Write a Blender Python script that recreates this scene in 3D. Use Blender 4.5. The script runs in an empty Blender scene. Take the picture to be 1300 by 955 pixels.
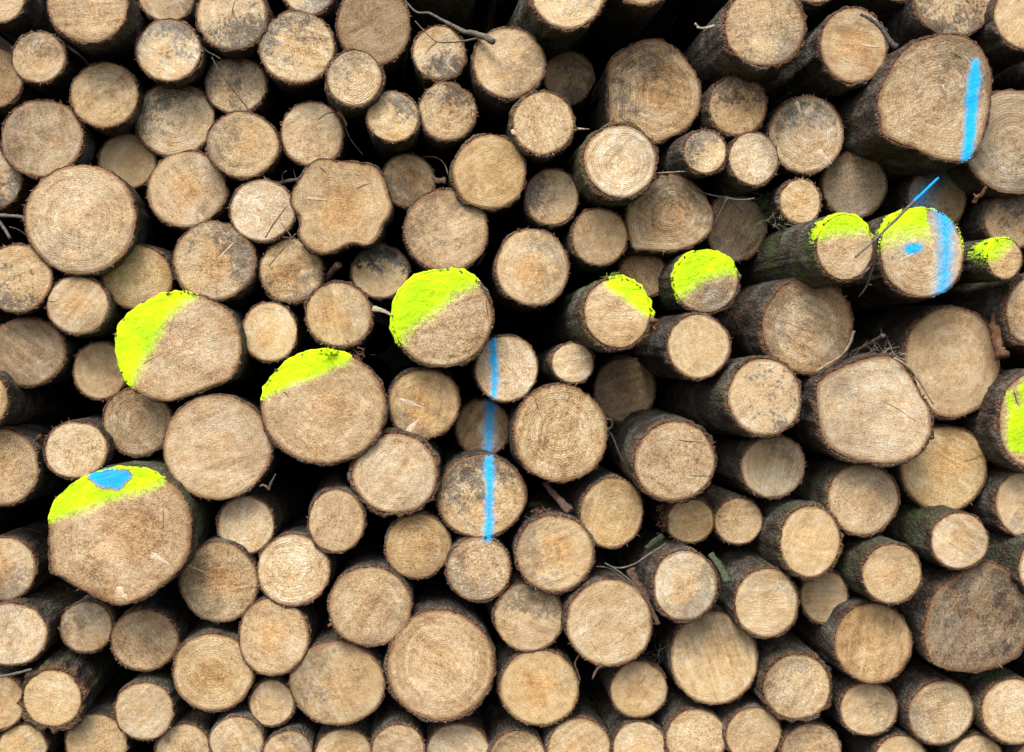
import bpy, math, random
import numpy as np

# ------------------------------------------------------------------ camera, sky, sun, exposure
W_PX, H_PX, F_PX = 1300.0, 955.0, 1400.0      # photo size and focal length in its pixels
CAM_Z, FACE_D = 1.00, 2.585                   # eye height, distance to the mean face of the pile
scene = bpy.context.scene
COL = scene.collection
cam_data = bpy.data.cameras.new('camera')
cam_data.sensor_fit = 'HORIZONTAL'
cam_data.sensor_width = 36.0
cam_data.lens = 36.0 * F_PX / W_PX
cam_data.clip_start = 0.05
cam_data.clip_end = 2000.0
cam = bpy.data.objects.new('camera', cam_data)
COL.objects.link(cam)
cam.location = (0, 0, CAM_Z)
cam.rotation_euler = (math.radians(90), 0, 0)
scene.camera = cam

SUN_EL, SUN_AZ = math.radians(52), math.radians(200)   # azimuth clockwise from +Y: behind the camera, a little left
world = bpy.data.worlds.new('World')
scene.world = world
world.use_nodes = True
wn = world.node_tree
wn.nodes.clear()
sky = wn.nodes.new('ShaderNodeTexSky')
sky.sky_type = 'NISHITA'
sky.sun_disc = False
sky.sun_elevation = SUN_EL
sky.sun_rotation = SUN_AZ
sky.air_density = 1.0
sky.dust_density = 4.0
hs = wn.nodes.new('ShaderNodeHueSaturation')
hs.inputs['Saturation'].default_value = 0.22           # white overcast sky
bg = wn.nodes.new('ShaderNodeBackground')
bg.inputs['Strength'].default_value = 0.12
wo = wn.nodes.new('ShaderNodeOutputWorld')
wn.links.new(sky.outputs[0], hs.inputs['Color'])
wn.links.new(hs.outputs[0], bg.inputs['Color'])
wn.links.new(bg.outputs[0], wo.inputs['Surface'])
sun_data = bpy.data.lights.new('sun', 'SUN')
sun_data.energy = 1.5
sun_data.angle = math.radians(25)
sun_data.color = (1.0, 0.95, 0.87)
sun = bpy.data.objects.new('sun', sun_data)
COL.objects.link(sun)
sun.rotation_euler = (math.radians(90) - SUN_EL, 0, math.pi - SUN_AZ)
sun.location = (-2, -4, 8)
scene.view_settings.view_transform = 'Standard'
scene.view_settings.look = 'None'
scene.view_settings.exposure = 0.95
scene.view_settings.gamma = 1.0
scene.cycles.max_bounces = 6
scene.cycles.diffuse_bounces = 3

rng = np.random.default_rng(7)
random.seed(7)

# ------------------------------------------------------------------ helpers
def vnoise(p, seed=0):
    """smooth value noise in -1..1 of an (n,3) array"""
    p = np.asarray(p, dtype=np.float64) + seed * 17.31
    i = np.floor(p).astype(np.int64)
    f = p - i
    f = f * f * (3 - 2 * f)
    def h(a, b, c):
        n = (a * 374761393 + b * 668265263 + c * 1274126177) & 0xffffffff
        n = ((n ^ (n >> 13)) * 1274126177) & 0xffffffff
        n = (n ^ (n >> 16)) & 0xffff
        return n / 32767.5 - 1.0
    x, y, z = i[:, 0], i[:, 1], i[:, 2]
    fx, fy, fz = f[:, 0], f[:, 1], f[:, 2]
    r = 0
    for dx in (0, 1):
        for dy in (0, 1):
            for dz in (0, 1):
                w = (fx if dx else 1 - fx) * (fy if dy else 1 - fy) * (fz if dz else 1 - fz)
                r = r + w * h(x + dx, y + dy, z + dz)
    return r

def mesh_object(name, verts, faces, mat, parent=None, smooth=True, floats=None):
    me = bpy.data.meshes.new(name)
    me.from_pydata([tuple(v) for v in verts], [], faces)
    if floats:
        for k, a in floats.items():
            at = me.attributes.new(k, 'FLOAT', 'POINT')
            at.data.foreach_set('value', np.asarray(a, dtype=np.float32))
    if smooth:
        me.polygons.foreach_set('use_smooth', [True] * len(me.polygons))
    me.materials.append(mat)
    o = bpy.data.objects.new(name, me)
    COL.objects.link(o)
    if parent is not None:
        o.parent = parent
    return o

def to_world(px, py, dist):
    """the point at a distance in front of the camera, from its direction"""
    return np.array([(px - W_PX / 2) / F_PX * dist, dist, CAM_Z - (py - H_PX / 2) / F_PX * dist])

# ------------------------------------------------------------------ materials
class NT:
    def __init__(self, name):
        self.m = bpy.data.materials.new(name)
        self.m.use_nodes = True
        self.t = self.m.node_tree
        self.t.nodes.clear()
        self.out = self.t.nodes.new('ShaderNodeOutputMaterial')
        self.b = self.t.nodes.new('ShaderNodeBsdfPrincipled')
        self.t.links.new(self.b.outputs[0], self.out.inputs[0])
        self.b.inputs['Roughness'].default_value = 0.85
        self.b.inputs['Specular IOR Level'].default_value = 0.25
    def put(self, sock, v):
        if v is None: return
        if isinstance(v, bpy.types.NodeSocket): self.t.links.new(v, sock)
        else: sock.default_value = v
    def math(self, op, a, b=None, c=None, clamp=False):
        n = self.t.nodes.new('ShaderNodeMath'); n.operation = op; n.use_clamp = clamp
        self.put(n.inputs[0], a); self.put(n.inputs[1], b); self.put(n.inputs[2], c)
        return n.outputs[0]
    def vec(self, op, a, b=None):
        n = self.t.nodes.new('ShaderNodeVectorMath'); n.operation = op
        self.put(n.inputs[0], a)
        if b is not None: self.put(n.inputs['Scale'] if op == 'SCALE' else n.inputs[1], b)
        return n.outputs['Value'] if op in ('DOT_PRODUCT', 'LENGTH') else n.outputs[0]
    def xyz(self, x, y, z):
        n = self.t.nodes.new('ShaderNodeCombineXYZ')
        self.put(n.inputs[0], x); self.put(n.inputs[1], y); self.put(n.inputs[2], z)
        return n.outputs[0]
    def attr(self, name, kind='OBJECT'):
        n = self.t.nodes.new('ShaderNodeAttribute'); n.attribute_type = kind; n.attribute_name = name
        return n.outputs['Fac']
    def coord(self, k='Object'):
        return self.t.nodes.new('ShaderNodeTexCoord').outputs[k]
    def mapping(self, v, rot=None, scale=None):
        n = self.t.nodes.new('ShaderNodeMapping')
        self.put(n.inputs['Vector'], v); self.put(n.inputs['Rotation'], rot); self.put(n.inputs['Scale'], scale)
        return n.outputs[0]
    def noise(self, v, scale, detail=3.0, rough=0.55, dist=0.0):
        n = self.t.nodes.new('ShaderNodeTexNoise')
        self.put(n.inputs['Vector'], v); n.inputs['Scale'].default_value = scale
        n.inputs['Detail'].default_value = detail; n.inputs['Roughness'].default_value = rough
        n.inputs['Distortion'].default_value = dist
        return n.outputs[0]
    def voronoi(self, v, scale, feature='F1'):
        n = self.t.nodes.new('ShaderNodeTexVoronoi'); n.feature = feature
        self.put(n.inputs['Vector'], v); n.inputs['Scale'].default_value = scale
        return n.outputs['Distance']
    def mix(self, f, a, b, mode='MIX'):
        n = self.t.nodes.new('ShaderNodeMix'); n.data_type = 'RGBA'; n.blend_type = mode; n.clamp_factor = True
        self.put(n.inputs[0], f)
        self.put(n.inputs[6], a if isinstance(a, bpy.types.NodeSocket) else (*a, 1))
        self.put(n.inputs[7], b if isinstance(b, bpy.types.NodeSocket) else (*b, 1))
        return n.outputs[2]
    def step(self, v, lo, hi, a=0.0, b=1.0):
        n = self.t.nodes.new('ShaderNodeMapRange'); n.interpolation_type = 'SMOOTHSTEP'
        self.put(n.inputs[0], v); self.put(n.inputs[1], lo); self.put(n.inputs[2], hi)
        n.inputs[3].default_value = a; n.inputs[4].default_value = b
        return n.outputs[0]
    def ramp(self, f, stops):
        n = self.t.nodes.new('ShaderNodeValToRGB'); e = n.color_ramp.elements
        while len(e) < len(stops): e.new(0.5)
        for q, (p, c) in zip(e, stops): q.position = p; q.color = (*c, 1)
        self.put(n.inputs[0], f)
        return n.outputs[0]
    def bump(self, h, strength, dist):
        n = self.t.nodes.new('ShaderNodeBump'); n.inputs['Strength'].default_value = strength
        n.inputs['Distance'].default_value = dist
        self.put(n.inputs['Height'], h)
        self.t.links.new(n.outputs[0], self.b.inputs['Normal'])
    def done(self, col):
        self.put(self.b.inputs['Base Color'], col)
        return self.m

def wood_material(name='sawn_wood', paint=None):
    k = NT(name)
    seed = k.attr('seed')
    P = k.vec('ADD', k.coord(), k.xyz(seed, k.math('MULTIPLY', seed, 1.7), k.math('MULTIPLY', seed, -0.6)))
    P = k.mapping(P, (0.61, 0.43, 0.87), None)               # off the noise lattice
    low = k.noise(P, 11, 3, 0.55, 0.6)
    mid = k.noise(P, 55, 4, 0.62)
    fine = k.noise(P, 240, 3, 0.7)
    speck = k.noise(P, 480, 2, 0.6)
    P0 = k.vec('ADD', k.coord(), k.xyz(seed, seed, seed))
    PR = k.mapping(P0, k.xyz(0.0, k.attr('saw'), 0.0), None)
    sawP = k.mapping(PR, None, (55.0, 55.0, 320.0))
    saw = k.noise(sawP, 1.0, 3, 0.65, 1.1)
    ring = k.math('ADD', k.attr('ring', 'GEOMETRY'), k.math('ADD', k.math('MULTIPLY', low, 0.016), k.math('MULTIPLY', mid, 0.003)))
    phase = k.math('MULTIPLY', ring, k.attr('ringfreq'))
    band = k.math('SINE', phase)
    band = k.math('ADD', band, k.math('MULTIPLY', k.math('SINE', k.math('MULTIPLY', phase, 0.37)), 0.9))
    band = k.math('ADD', band, k.math('MULTIPLY', k.math('SINE', k.math('ADD', k.math('MULTIPLY', phase, 0.173), 1.0)), 0.7))
    ringterm = k.math('MULTIPLY', k.math('MULTIPLY', band, k.attr('ringamt')), k.step(mid, 0.3, 0.6))
    # value: 0 dark .. 1 pale
    gran = k.noise(P, 135, 3, 0.6)
    band2 = k.noise(k.mapping(PR, None, (9.0, 9.0, 75.0)), 1.0, 2, 0.5, 0.5)
    v = k.math('ADD', 0.55, k.math('MULTIPLY', k.math('SUBTRACT', low, 0.5), 0.75))
    v = k.math('ADD', v, k.math('MULTIPLY', k.math('SUBTRACT', mid, 0.5), 0.6))
    v = k.math('ADD', v, k.math('MULTIPLY', k.math('SUBTRACT', gran, 0.5), k.attr('rough')))
    v = k.math('ADD', v, k.math('MULTIPLY', k.math('SUBTRACT', fine, 0.5), k.math('MULTIPLY', k.attr('rough'), 1.5)))
    v = k.math('ADD', v, k.math('MULTIPLY', k.math('SUBTRACT', speck, 0.5), k.math('MULTIPLY', k.attr('rough'), 0.9)))
    v = k.math('ADD', v, k.math('MULTIPLY', k.math('SUBTRACT', saw, 0.5), k.math('MULTIPLY', k.attr('sawamt'), 0.38)))
    v = k.math('ADD', v, k.math('MULTIPLY', k.math('SUBTRACT', band2, 0.5), k.math('MULTIPLY', k.attr('sawamt'), 0.6)))
    v = k.math('ADD', v, k.math('MULTIPLY', ringterm, 0.08))
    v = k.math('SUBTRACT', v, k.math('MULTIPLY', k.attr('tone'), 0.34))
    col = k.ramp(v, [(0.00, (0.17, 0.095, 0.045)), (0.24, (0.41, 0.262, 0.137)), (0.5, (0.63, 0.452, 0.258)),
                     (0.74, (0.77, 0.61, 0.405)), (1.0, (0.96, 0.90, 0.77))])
    # darker orange heart round the pith
    ht = k.step(k.math('ADD', k.attr('edge', 'GEOMETRY'), k.math('MULTIPLY', k.math('SUBTRACT', low, 0.5), 0.5)), 0.62, 0.25)
    col = k.mix(k.math('MULTIPLY', ht, k.attr('heart')), col, k.mix(1.0, col, (1.0, 0.82, 0.60), 'MULTIPLY'))
    # heartwood warmth patches
    warm = k.step(k.math('ADD', k.noise(P, 20, 3, 0.6), k.math('MULTIPLY', k.math('SUBTRACT', gran, 0.5), 0.5)), 0.5, 0.74)
    col = k.mix(k.math('MULTIPLY', warm, 0.42), col, k.mix(1.0, col, (1.0, 0.78, 0.52), 'MULTIPLY'))
    col = k.mix(k.attr('yel'), col, k.mix(1.0, col, (1.02, 0.93, 0.66), 'MULTIPLY'))
    # weathering to grey, patchy
    gm = k.math('MULTIPLY', k.attr('grey'), k.step(k.math('ADD', mid, k.math('MULTIPLY', low, 0.8)), 0.68, 1.05, 0.45, 1.0))
    greycol = k.ramp(v, [(0.05, (0.05, 0.045, 0.04)), (0.5, (0.31, 0.24, 0.165)), (0.95, (0.64, 0.56, 0.44))])
    col = k.mix(gm, col, greycol)
    # blue stain fungus, to one side
    sd = k.vec('DOT_PRODUCT', k.coord(), k.xyz(k.attr('sdx'), 0.0, k.attr('sdz')))
    sm = k.math('ADD', k.math('ADD', k.math('MULTIPLY', k.noise(P, 26, 5, 0.72), 1.35), k.math('MULTIPLY', sd, 0.55)),
                k.math('MULTIPLY', k.math('SUBTRACT', gran, 0.5), 1.0))
    sm = k.math('MULTIPLY', k.step(sm, 0.66, 0.88), k.attr('stain'))
    col = k.mix(k.math('MULTIPLY', sm, 0.9), col, k.ramp(v, [(0.2, (0.018, 0.017, 0.017)), (0.55, (0.10, 0.093, 0.085)), (0.9, (0.36, 0.33, 0.28))]))
    # small grey flecks of mould, in drifts
    fl = k.math('MULTIPLY', k.step(k.noise(P, 16, 2, 0.5), 0.42, 0.66), k.step(k.math('ADD', gran, k.math('MULTIPLY', k.math('SUBTRACT', fine, 0.5), 0.9)), 0.54, 0.68))
    col = k.mix(k.math('MULTIPLY', fl, k.attr('fleck')), col, (0.13, 0.12, 0.105))
    # damp brown sapwood at the rim
    e = k.attr('edge', 'GEOMETRY')
    rimn = k.math('ADD', e, k.math('MULTIPLY', k.math('SUBTRACT', mid, 0.5), 0.16))
    rm = k.step(rimn, 0.915, 0.985)
    col = k.mix(k.math('MULTIPLY', rm, 0.8), col, k.mix(fine, (0.09, 0.042, 0.02), (0.40, 0.21, 0.095)))
    pale = k.step(k.math('ADD', e, k.math('MULTIPLY', k.math('SUBTRACT', low, 0.5), 0.35)), 0.66, 0.74)
    col = k.mix(k.math('MULTIPLY', pale, k.attr('sap')), col, k.mix(1.0, col, (0.70, 0.62, 0.54), 'MULTIPLY'))
    if paint:
        # how thickly the spray lies; grain and pits show through where it is thin
        cov = k.math('ADD', k.attr('cover', 'GEOMETRY'), k.math('ADD', k.math('MULTIPLY', k.math('SUBTRACT', gran, 0.5), 0.7), k.math('MULTIPLY', k.math('SUBTRACT', fine, 0.5), 0.8)))
        pc = k.mix(k.step(k.math('ADD', k.math('MULTIPLY', v, 0.7), k.math('MULTIPLY', low, 0.6)), 0.40, 0.88), paint[0], paint[1])
        thin = k.step(k.math('ADD', k.math('MULTIPLY', mid, 0.6), k.math('MULTIPLY', low, 0.5)), 0.28, 0.55, 0.84, 0.98)
        col = k.mix(k.math('MULTIPLY', k.step(cov, 0.08, 0.92), thin), col, pc)
    h = k.math('ADD', k.math('MULTIPLY', fine, 1.0), k.math('MULTIPLY', speck, 0.5))
    h = k.math('ADD', h, k.math('MULTIPLY', saw, 0.9))
    h = k.math('ADD', h, k.math('MULTIPLY', ringterm, 0.15))
    k.bump(h, 0.45 if paint else 0.7, 0.0030)
    k.b.inputs['Roughness'].default_value = 0.9
    return k.done(col)

def bark_material():
    k = NT('spruce_bark')
    seed = k.attr('seed')
    P = k.vec('ADD', k.coord(), k.xyz(seed, k.math('MULTIPLY', seed, 1.3), k.math('MULTIPLY', seed, 0.7)))
    S = k.mapping(P, None, (1.0, 0.45, 1.0))
    plates = k.voronoi(k.vec('ADD', S, k.vec('SCALE', k.xyz(k.noise(P, 60), k.noise(P, 71), k.noise(P, 83)), 0.012)), 85, 'DISTANCE_TO_EDGE')
    low = k.noise(P, 8, 4, 0.6)
    mid = k.noise(S, 40, 4, 0.65)
    fine = k.noise(P, 260, 3, 0.7)
    v = k.math('ADD', k.math('MULTIPLY', mid, 0.7), k.math('MULTIPLY', fine, 0.4))
    col = k.ramp(v, [(0.25, (0.012, 0.008, 0.006)), (0.46, (0.058, 0.04, 0.031)), (0.66, (0.13, 0.098, 0.08)), (0.9, (0.28, 0.235, 0.195))])
    col = k.mix(k.step(low, 0.45, 0.62), col, k.mix(1.0, col, (1.0, 0.95, 0.92), 'MULTIPLY'))
    col = k.mix(k.math('MULTIPLY', k.step(plates, 0.10, 0.0), 0.6), col, (0.012, 0.008, 0.006))
    lich = k.math('MULTIPLY', k.step(k.math('ADD', k.noise(P, 14, 4, 0.65), k.math('MULTIPLY', fine, 0.25)), 0.6, 0.78), 0.75)
    col = k.mix(lich, col, k.mix(fine, (0.10, 0.10, 0.085), (0.30, 0.30, 0.26)))
    alg = k.math('MULTIPLY', k.step(k.math('ADD', k.noise(P, 17, 4, 0.6), k.math('MULTIPLY', mid, 0.35)), 0.58, 0.85), k.attr('moss'))
    col = k.mix(alg, col, k.mix(fine, (0.03, 0.045, 0.012), (0.13, 0.17, 0.06)))
    inner = k.attr('inner', 'GEOMETRY')
    ri = k.math('MULTIPLY', inner, k.step(mid, 0.32, 0.6))
    col = k.mix(k.math('MULTIPLY', ri, 0.8), col, k.mix(fine, (0.07, 0.028, 0.014), (0.33, 0.155, 0.075)))
    h = k.math('ADD', k.math('MULTIPLY', k.step(plates, 0.0, 0.22), 0.45), k.math('ADD', mid, k.math('MULTIPLY', fine, 0.6)))
    k.bump(h, 1.0, 0.009)
    k.b.inputs['Roughness'].default_value = 0.82
    return k.done(col)

def plain_material(name, dark, light, scale=120.0, rough=0.85, bump=0.002, stretch=(1, 1, 1)):
    k = NT(name)
    P = k.mapping(k.coord(), None, stretch)
    a = k.noise(P, scale, 4, 0.65)
    b = k.noise(P, scale * 4.1, 3, 0.6)
    v = k.math('ADD', k.math('MULTIPLY', a, 0.65), k.math('MULTIPLY', b, 0.35))
    k.bump(v, 0.7, bump)
    k.b.inputs['Roughness'].default_value = rough
    return k.done(k.mix(k.step(v, 0.3, 0.7), dark, light))

M_WOOD = wood_material()
M_BARK = bark_material()
M_YELLOW = wood_material('fluorescent_yellow_paint', ((0.45, 0.74, 0.002), (0.67, 0.98, 0.002)))
M_BLUE = wood_material('blue_marking_paint', ((0.006, 0.40, 0.88), (0.008, 0.52, 0.99)))
M_BLUETIP = plain_material('blue_paint_on_stick', (0.006, 0.22, 0.60), (0.012, 0.36, 0.93))
M_YMOSS = plain_material('yellow_painted_moss', (0.30, 0.55, 0.004), (0.62, 0.95, 0.005))
M_KNOT = plain_material('knot_wood', (0.36, 0.24, 0.13), (0.84, 0.70, 0.52), 220)
M_CRACK = plain_material('dark_split_wood', (0.05, 0.03, 0.018), (0.20, 0.125, 0.07), 300)
M_FIBRE = plain_material('torn_wood_fibre', (0.24, 0.13, 0.06), (0.62, 0.45, 0.28), 200)
M_SHRED = plain_material('torn_inner_bark', (0.04, 0.02, 0.012), (0.24, 0.12, 0.065), 200)
M_TWIG = plain_material('dry_twig_bark', (0.045, 0.035, 0.028), (0.21, 0.18, 0.145), 150, stretch=(1, 0.5, 1))
M_TWIGDARK = plain_material('dark_twig_bark', (0.025, 0.02, 0.018), (0.13, 0.11, 0.10), 150)
M_STRIP = plain_material('loose_bark_strip', (0.03, 0.017, 0.012), (0.17, 0.10, 0.07), 160)
M_GREEN = plain_material('algae_covered_bark', (0.025, 0.032, 0.018), (0.10, 0.12, 0.07), 160)
M_LEAF = plain_material('dead_leaf', (0.08, 0.035, 0.015), (0.28, 0.15, 0.075), 90)
M_NEEDLE = plain_material('dull_green_needle', (0.05, 0.07, 0.03), (0.20, 0.22, 0.12), 90)
M_GRASS = plain_material('dry_grass', (0.16, 0.12, 0.08), (0.48, 0.42, 0.32), 90)
M_MOSS = plain_material('green_moss', (0.04, 0.07, 0.012), (0.20, 0.28, 0.06), 150)

# ------------------------------------------------------------------ logs
VP = (530.0, 456.0)                            # where the log axes run to, in the photo
AXIS = np.array([(VP[0] - W_PX / 2) / F_PX, 1.0, -(VP[1] - H_PX / 2) / F_PX])
LOG_LEN = 2.5
WOOD_PROPS = ('seed', 'tone', 'grey', 'ringamt', 'ringfreq', 'stain', 'sdx', 'sdz', 'saw', 'sawamt', 'yel', 'sap', 'fleck', 'heart', 'rough')
ROWS = np.array([0.0, 0.003, 0.010, 0.022, 0.04, 0.065, 0.095, 0.135, 0.19, 0.27, 0.38, 0.55, 0.8, 1.2, 1.8, LOG_LEN])

def poly_sd(p, poly):
    """signed distance, positive inside, of (n,2) points to a polygon"""
    poly = np.asarray(poly, float)
    d = np.full(len(p), 1e9)
    inside = np.zeros(len(p), bool)
    for i in range(len(poly)):
        a, b = poly[i], poly[(i + 1) % len(poly)]
        e = b - a
        w = p - a
        t = np.clip((w @ e) / max(e @ e, 1e-9), 0, 1)
        d = np.minimum(d, np.hypot(*(w - t[:, None] * e).T))
        c = ((a[1] > p[:, 1]) != (b[1] > p[:, 1]))
        with np.errstate(divide='ignore', invalid='ignore'):
            xi = (b[0] - a[0]) * (p[:, 1] - a[1]) / (b[1] - a[1]) + a[0]
        inside ^= c & (p[:, 0] < xi)
    return np.where(inside, d, -d)

def outline(spec, n):
    """radius in photo pixels round the log's own centre, n angles, angle 0 = right, pi/2 = up"""
    th = np.arange(n) / n * 2 * math.pi
    if spec.get('pts'):
        pts = np.array(spec['pts'], float)
        cx, cy = spec['cx'], spec['cy']
        a = np.arctan2(-(pts[:, 1] - cy), pts[:, 0] - cx)
        r = np.hypot(pts[:, 0] - cx, pts[:, 1] - cy)
        o = np.argsort(a)
        q = pts[o]
        fine = []
        m = len(q)
        for i in range(m):                                   # a smooth closed curve through the points
            p0, p1, p2, p3 = q[i - 1], q[i], q[(i + 1) % m], q[(i + 2) % m]
            for t in np.linspace(0, 1, 12, endpoint=False):
                fine.append(0.5 * (2 * p1 + (p2 - p0) * t + (2 * p0 - 5 * p1 + 4 * p2 - p3) * t * t + (3 * p1 - p0 - 3 * p2 + p3) * t ** 3))
        fine = np.array(fine)
        a = np.arctan2(-(fine[:, 1] - cy), fine[:, 0] - cx); r = np.hypot(fine[:, 0] - cx, fine[:, 1] - cy)
        o = np.argsort(a); a, r = a[o], r[o]
        aa = np.concatenate([a - 2 * math.pi, a, a + 2 * math.pi]); rr = np.concatenate([r, r, r])
        R = np.interp((th + math.pi) % (2 * math.pi) - math.pi, aa, rr)
    else:
        rx, ry, rot = spec['rx'], spec['ry'], spec.get('rot', 0.0)
        t = th - rot
        R = rx * ry / np.sqrt((ry * np.cos(t)) ** 2 + (rx * np.sin(t)) ** 2)
        s = spec['seed']
        R = R * (1 + 0.034 * spec.get('wob', 1) * vnoise(np.stack([np.cos(th) * 1.3 + s, np.sin(th) * 1.3, 0 * th], 1), 3)
                 + 0.014 * spec.get('wob', 1) * vnoise(np.stack([np.cos(th) * 3 + s, np.sin(th) * 3, 0 * th + 9], 1), 5))
    return th, R

def face_plane(spec, x, z):
    return spec['fa'] * x + spec['fb'] * z

def build_log(spec, near=True):
    D = FACE_D + spec['dep']
    mpp = D / F_PX
    c = to_world(spec['cx'], spec['cy'], D)
    seed = spec['seed']
    paints = spec.get('paint', [])
    root = bpy.data.objects.new('log', None)
    root.empty_display_size = 0.05
    COL.objects.link(root)
    root.location = c
    root['label'] = spec['label']; root['category'] = 'log'; root['group'] = spec.get('group', 'logs stacked in the pile')

    # --- cut face: rings of vertices from the pith out to the rim
    if paints: nth, nr = 260, 56
    elif near: nth, nr = 96, 18
    else: nth, nr = 28, 3
    th, R = outline(spec, nth)
    ts = np.linspace(0, 1, nr + 1)[1:] ** 0.85
    px0, pz0 = spec['pith'][0] * R.mean(), spec['pith'][1] * R.mean()
    ox, oz = R * np.cos(th), R * np.sin(th)
    if near:
        jag = vnoise(np.stack([np.cos(th) * R * 0.12 + seed, np.sin(th) * R * 0.12, 0 * th], 1), 8)
        ox = ox * (1 + 0.012 * jag); oz = oz * (1 + 0.012 * jag)
    X = px0 + np.outer(ts, ox - px0); Z = pz0 + np.outer(ts, oz - pz0)
    X = np.concatenate([[px0], X.ravel()]) * mpp; Z = np.concatenate([[pz0], Z.ravel()]) * mpp
    T = np.concatenate([[0], np.repeat(ts, nth)])
    def face_y(x, z):
        q = np.stack([x * 22 + seed, z * 22, 0 * x], 1)
        y = face_plane(spec, x, z) + 0.0022 * vnoise(q, 1) + 0.0008 * vnoise(q * 4.2, 2)
        return y + 0.0006 * vnoise(q * 11, 4) if near else y
    Y = face_y(X, Z)
    Y = Y + np.clip((T - 0.965) / 0.035, 0, 1) ** 2 * 0.0015
    Vf = np.stack([X, Y, Z], 1)
    Rm = R.mean() * mpp
    fl = {'edge': T, 'ring': T * Rm}
    F = [(0, 1 + j, 1 + (j + 1) % nth) for j in range(nth)]
    for i in range(nr - 1):
        a = 1 + i * nth
        F += [(a + j, a + nth + j, a + nth + (j + 1) % nth, a + (j + 1) % nth) for j in range(nth)]

    # --- bark: from under the rim of the face, over a ragged lip, back along the axis
    nb = (120 if near else 26)
    if paints: nb = 200
    thb, Rb = outline(spec, nb)
    rows = ROWS if near else np.array([0.0, 0.004, 0.05, 0.3, 1.0, LOG_LEN])
    if paints: rows = np.concatenate([[0, .003], np.linspace(.006, .06, 14), [.08, .11, .15, .2, .28, .38, .55, .8, 1.2, 1.8, LOG_LEN]])
    dirr = spec.get('dir', AXIS)
    bt = spec.get('bark', 0.0045)
    VB, inner, lip = [], [], []
    cosb, sinb = np.cos(thb), np.sin(thb)
    x0, z0 = Rb * cosb * mpp, Rb * sinb * mpp
    n0 = vnoise(np.stack([x0 * 90 + seed, z0 * 90, 0 * x0], 1), 6)
    n1 = vnoise(np.stack([x0 * 300 + seed, z0 * 300, 0 * x0], 1), 7)
    yb = face_plane(spec, x0, z0)
    VB.append(np.stack([x0 * 0.975, yb + 0.0045, z0 * 0.975], 1)); inner.append(np.ones(nb))
    for q, y in enumerate(rows):
        s = np.array([y] * nb)
        pn = np.stack([x0 * 30 + seed, s * 13, z0 * 30], 1)
        rough = 0.0030 * vnoise(pn, 9) + 0.0014 * vnoise(pn * 3.1, 10) + (0.0010 * vnoise(pn * 8, 11) if near else 0)
        tap = 1 - spec['taper'] * y
        fade = math.exp(-y / 0.02) * (0.5 if paints else 1.0)
        thick = bt * np.clip(1 + (0.25 + 0.7 * fade) * n0 + 0.35 * fade * n1, 0.25, 2.4)
        grow = 0.35 if q == 0 else (0.8 if q == 1 else 1.0)
        rad = Rb * mpp * tap + thick * grow + rough * (0.3 if q == 0 else 1.0 if q > 1 else 0.6)
        yy = yb * max(0.0, 1 - y / 0.4) + y + (0.0022 * n1 + 0.003 * n0 if q == 0 else 0.002 * n0 if q == 1 else 0) + (0.001 if q == 0 else 0)
        bend = spec['bend'] * (y / LOG_LEN) * (1 - y / LOG_LEN)
        VB.append(np.stack([rad * cosb + dirr[0] * y + bend[0], yy, rad * sinb + dirr[2] * y + bend[1]], 1))
        inner.append(np.full(nb, 1.0 if q == 0 else 0.75 if q == 1 else 0.25 if q == 2 else 0.0))
    VB = np.concatenate(VB); inner = np.concatenate(inner)
    FB = []
    for i in range(len(rows)):
        a = i * nb
        FB += [(a + j, a + nb + j, a + nb + (j + 1) % nb, a + (j + 1) % nb) for j in range(nb)]
    back = len(rows) * nb
    FB.append(tuple(back + j for j in range(nb)))

    # --- sprayed paint is split off the face and the bark lip as its own film
    if paints:
        def cover(pix, k):
            pt = paints[k]
            sd = poly_sd(pix, pt['poly'])
            nz = vnoise(np.stack([pix[:, 0] * 0.09, pix[:, 1] * 0.09, 0 * sd + k], 1), 12) * 1.8
            nz += vnoise(np.stack([pix[:, 0] * 0.35, pix[:, 1] * 0.35, 0 * sd + k], 1), 13) * 1.0
            soft = pt.get('soft', 3.0) * (2.9 if pt['col'] == 'yellow' else 1.8)
            return np.clip((sd + nz) / (2.2 * soft) + 0.5, 0, 1)
        def split(V, faces, spec_paint, kind):
            fa = [np.array(f) for f in faces]
            cen = np.array([V[f].mean(0) if len(f) <= 4 else [0, 9, 0] for f in fa])
            pix = np.stack([spec['cx'] + cen[:, 0] / mpp, spec['cy'] - cen[:, 2] / mpp], 1)
            owner = np.full(len(fa), -1)
            for k, pt in enumerate(spec_paint):
                amt = cover(pix, k)
                if kind == 'bark':
                    amt = amt * np.clip(1.3 - cen[:, 1] / pt.get('deep', 0.02), 0, 1) * (vnoise(cen * 130, 14) > -0.3 - 1.6 * np.clip(1 - cen[:, 1] / 0.018, 0, 1))
                    lim = rng.uniform(.25, .75, len(fa))
                else:
                    lim = rng.uniform(.03, .16, len(fa))
                owner[(amt > lim) & (cen[:, 1] < 0.3)] = k
            return owner
        of = split(Vf, F, paints, 'face'); ob = split(VB, FB, paints, 'bark')
        mats = {'yellow': M_YELLOW, 'blue': M_BLUE}
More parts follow.
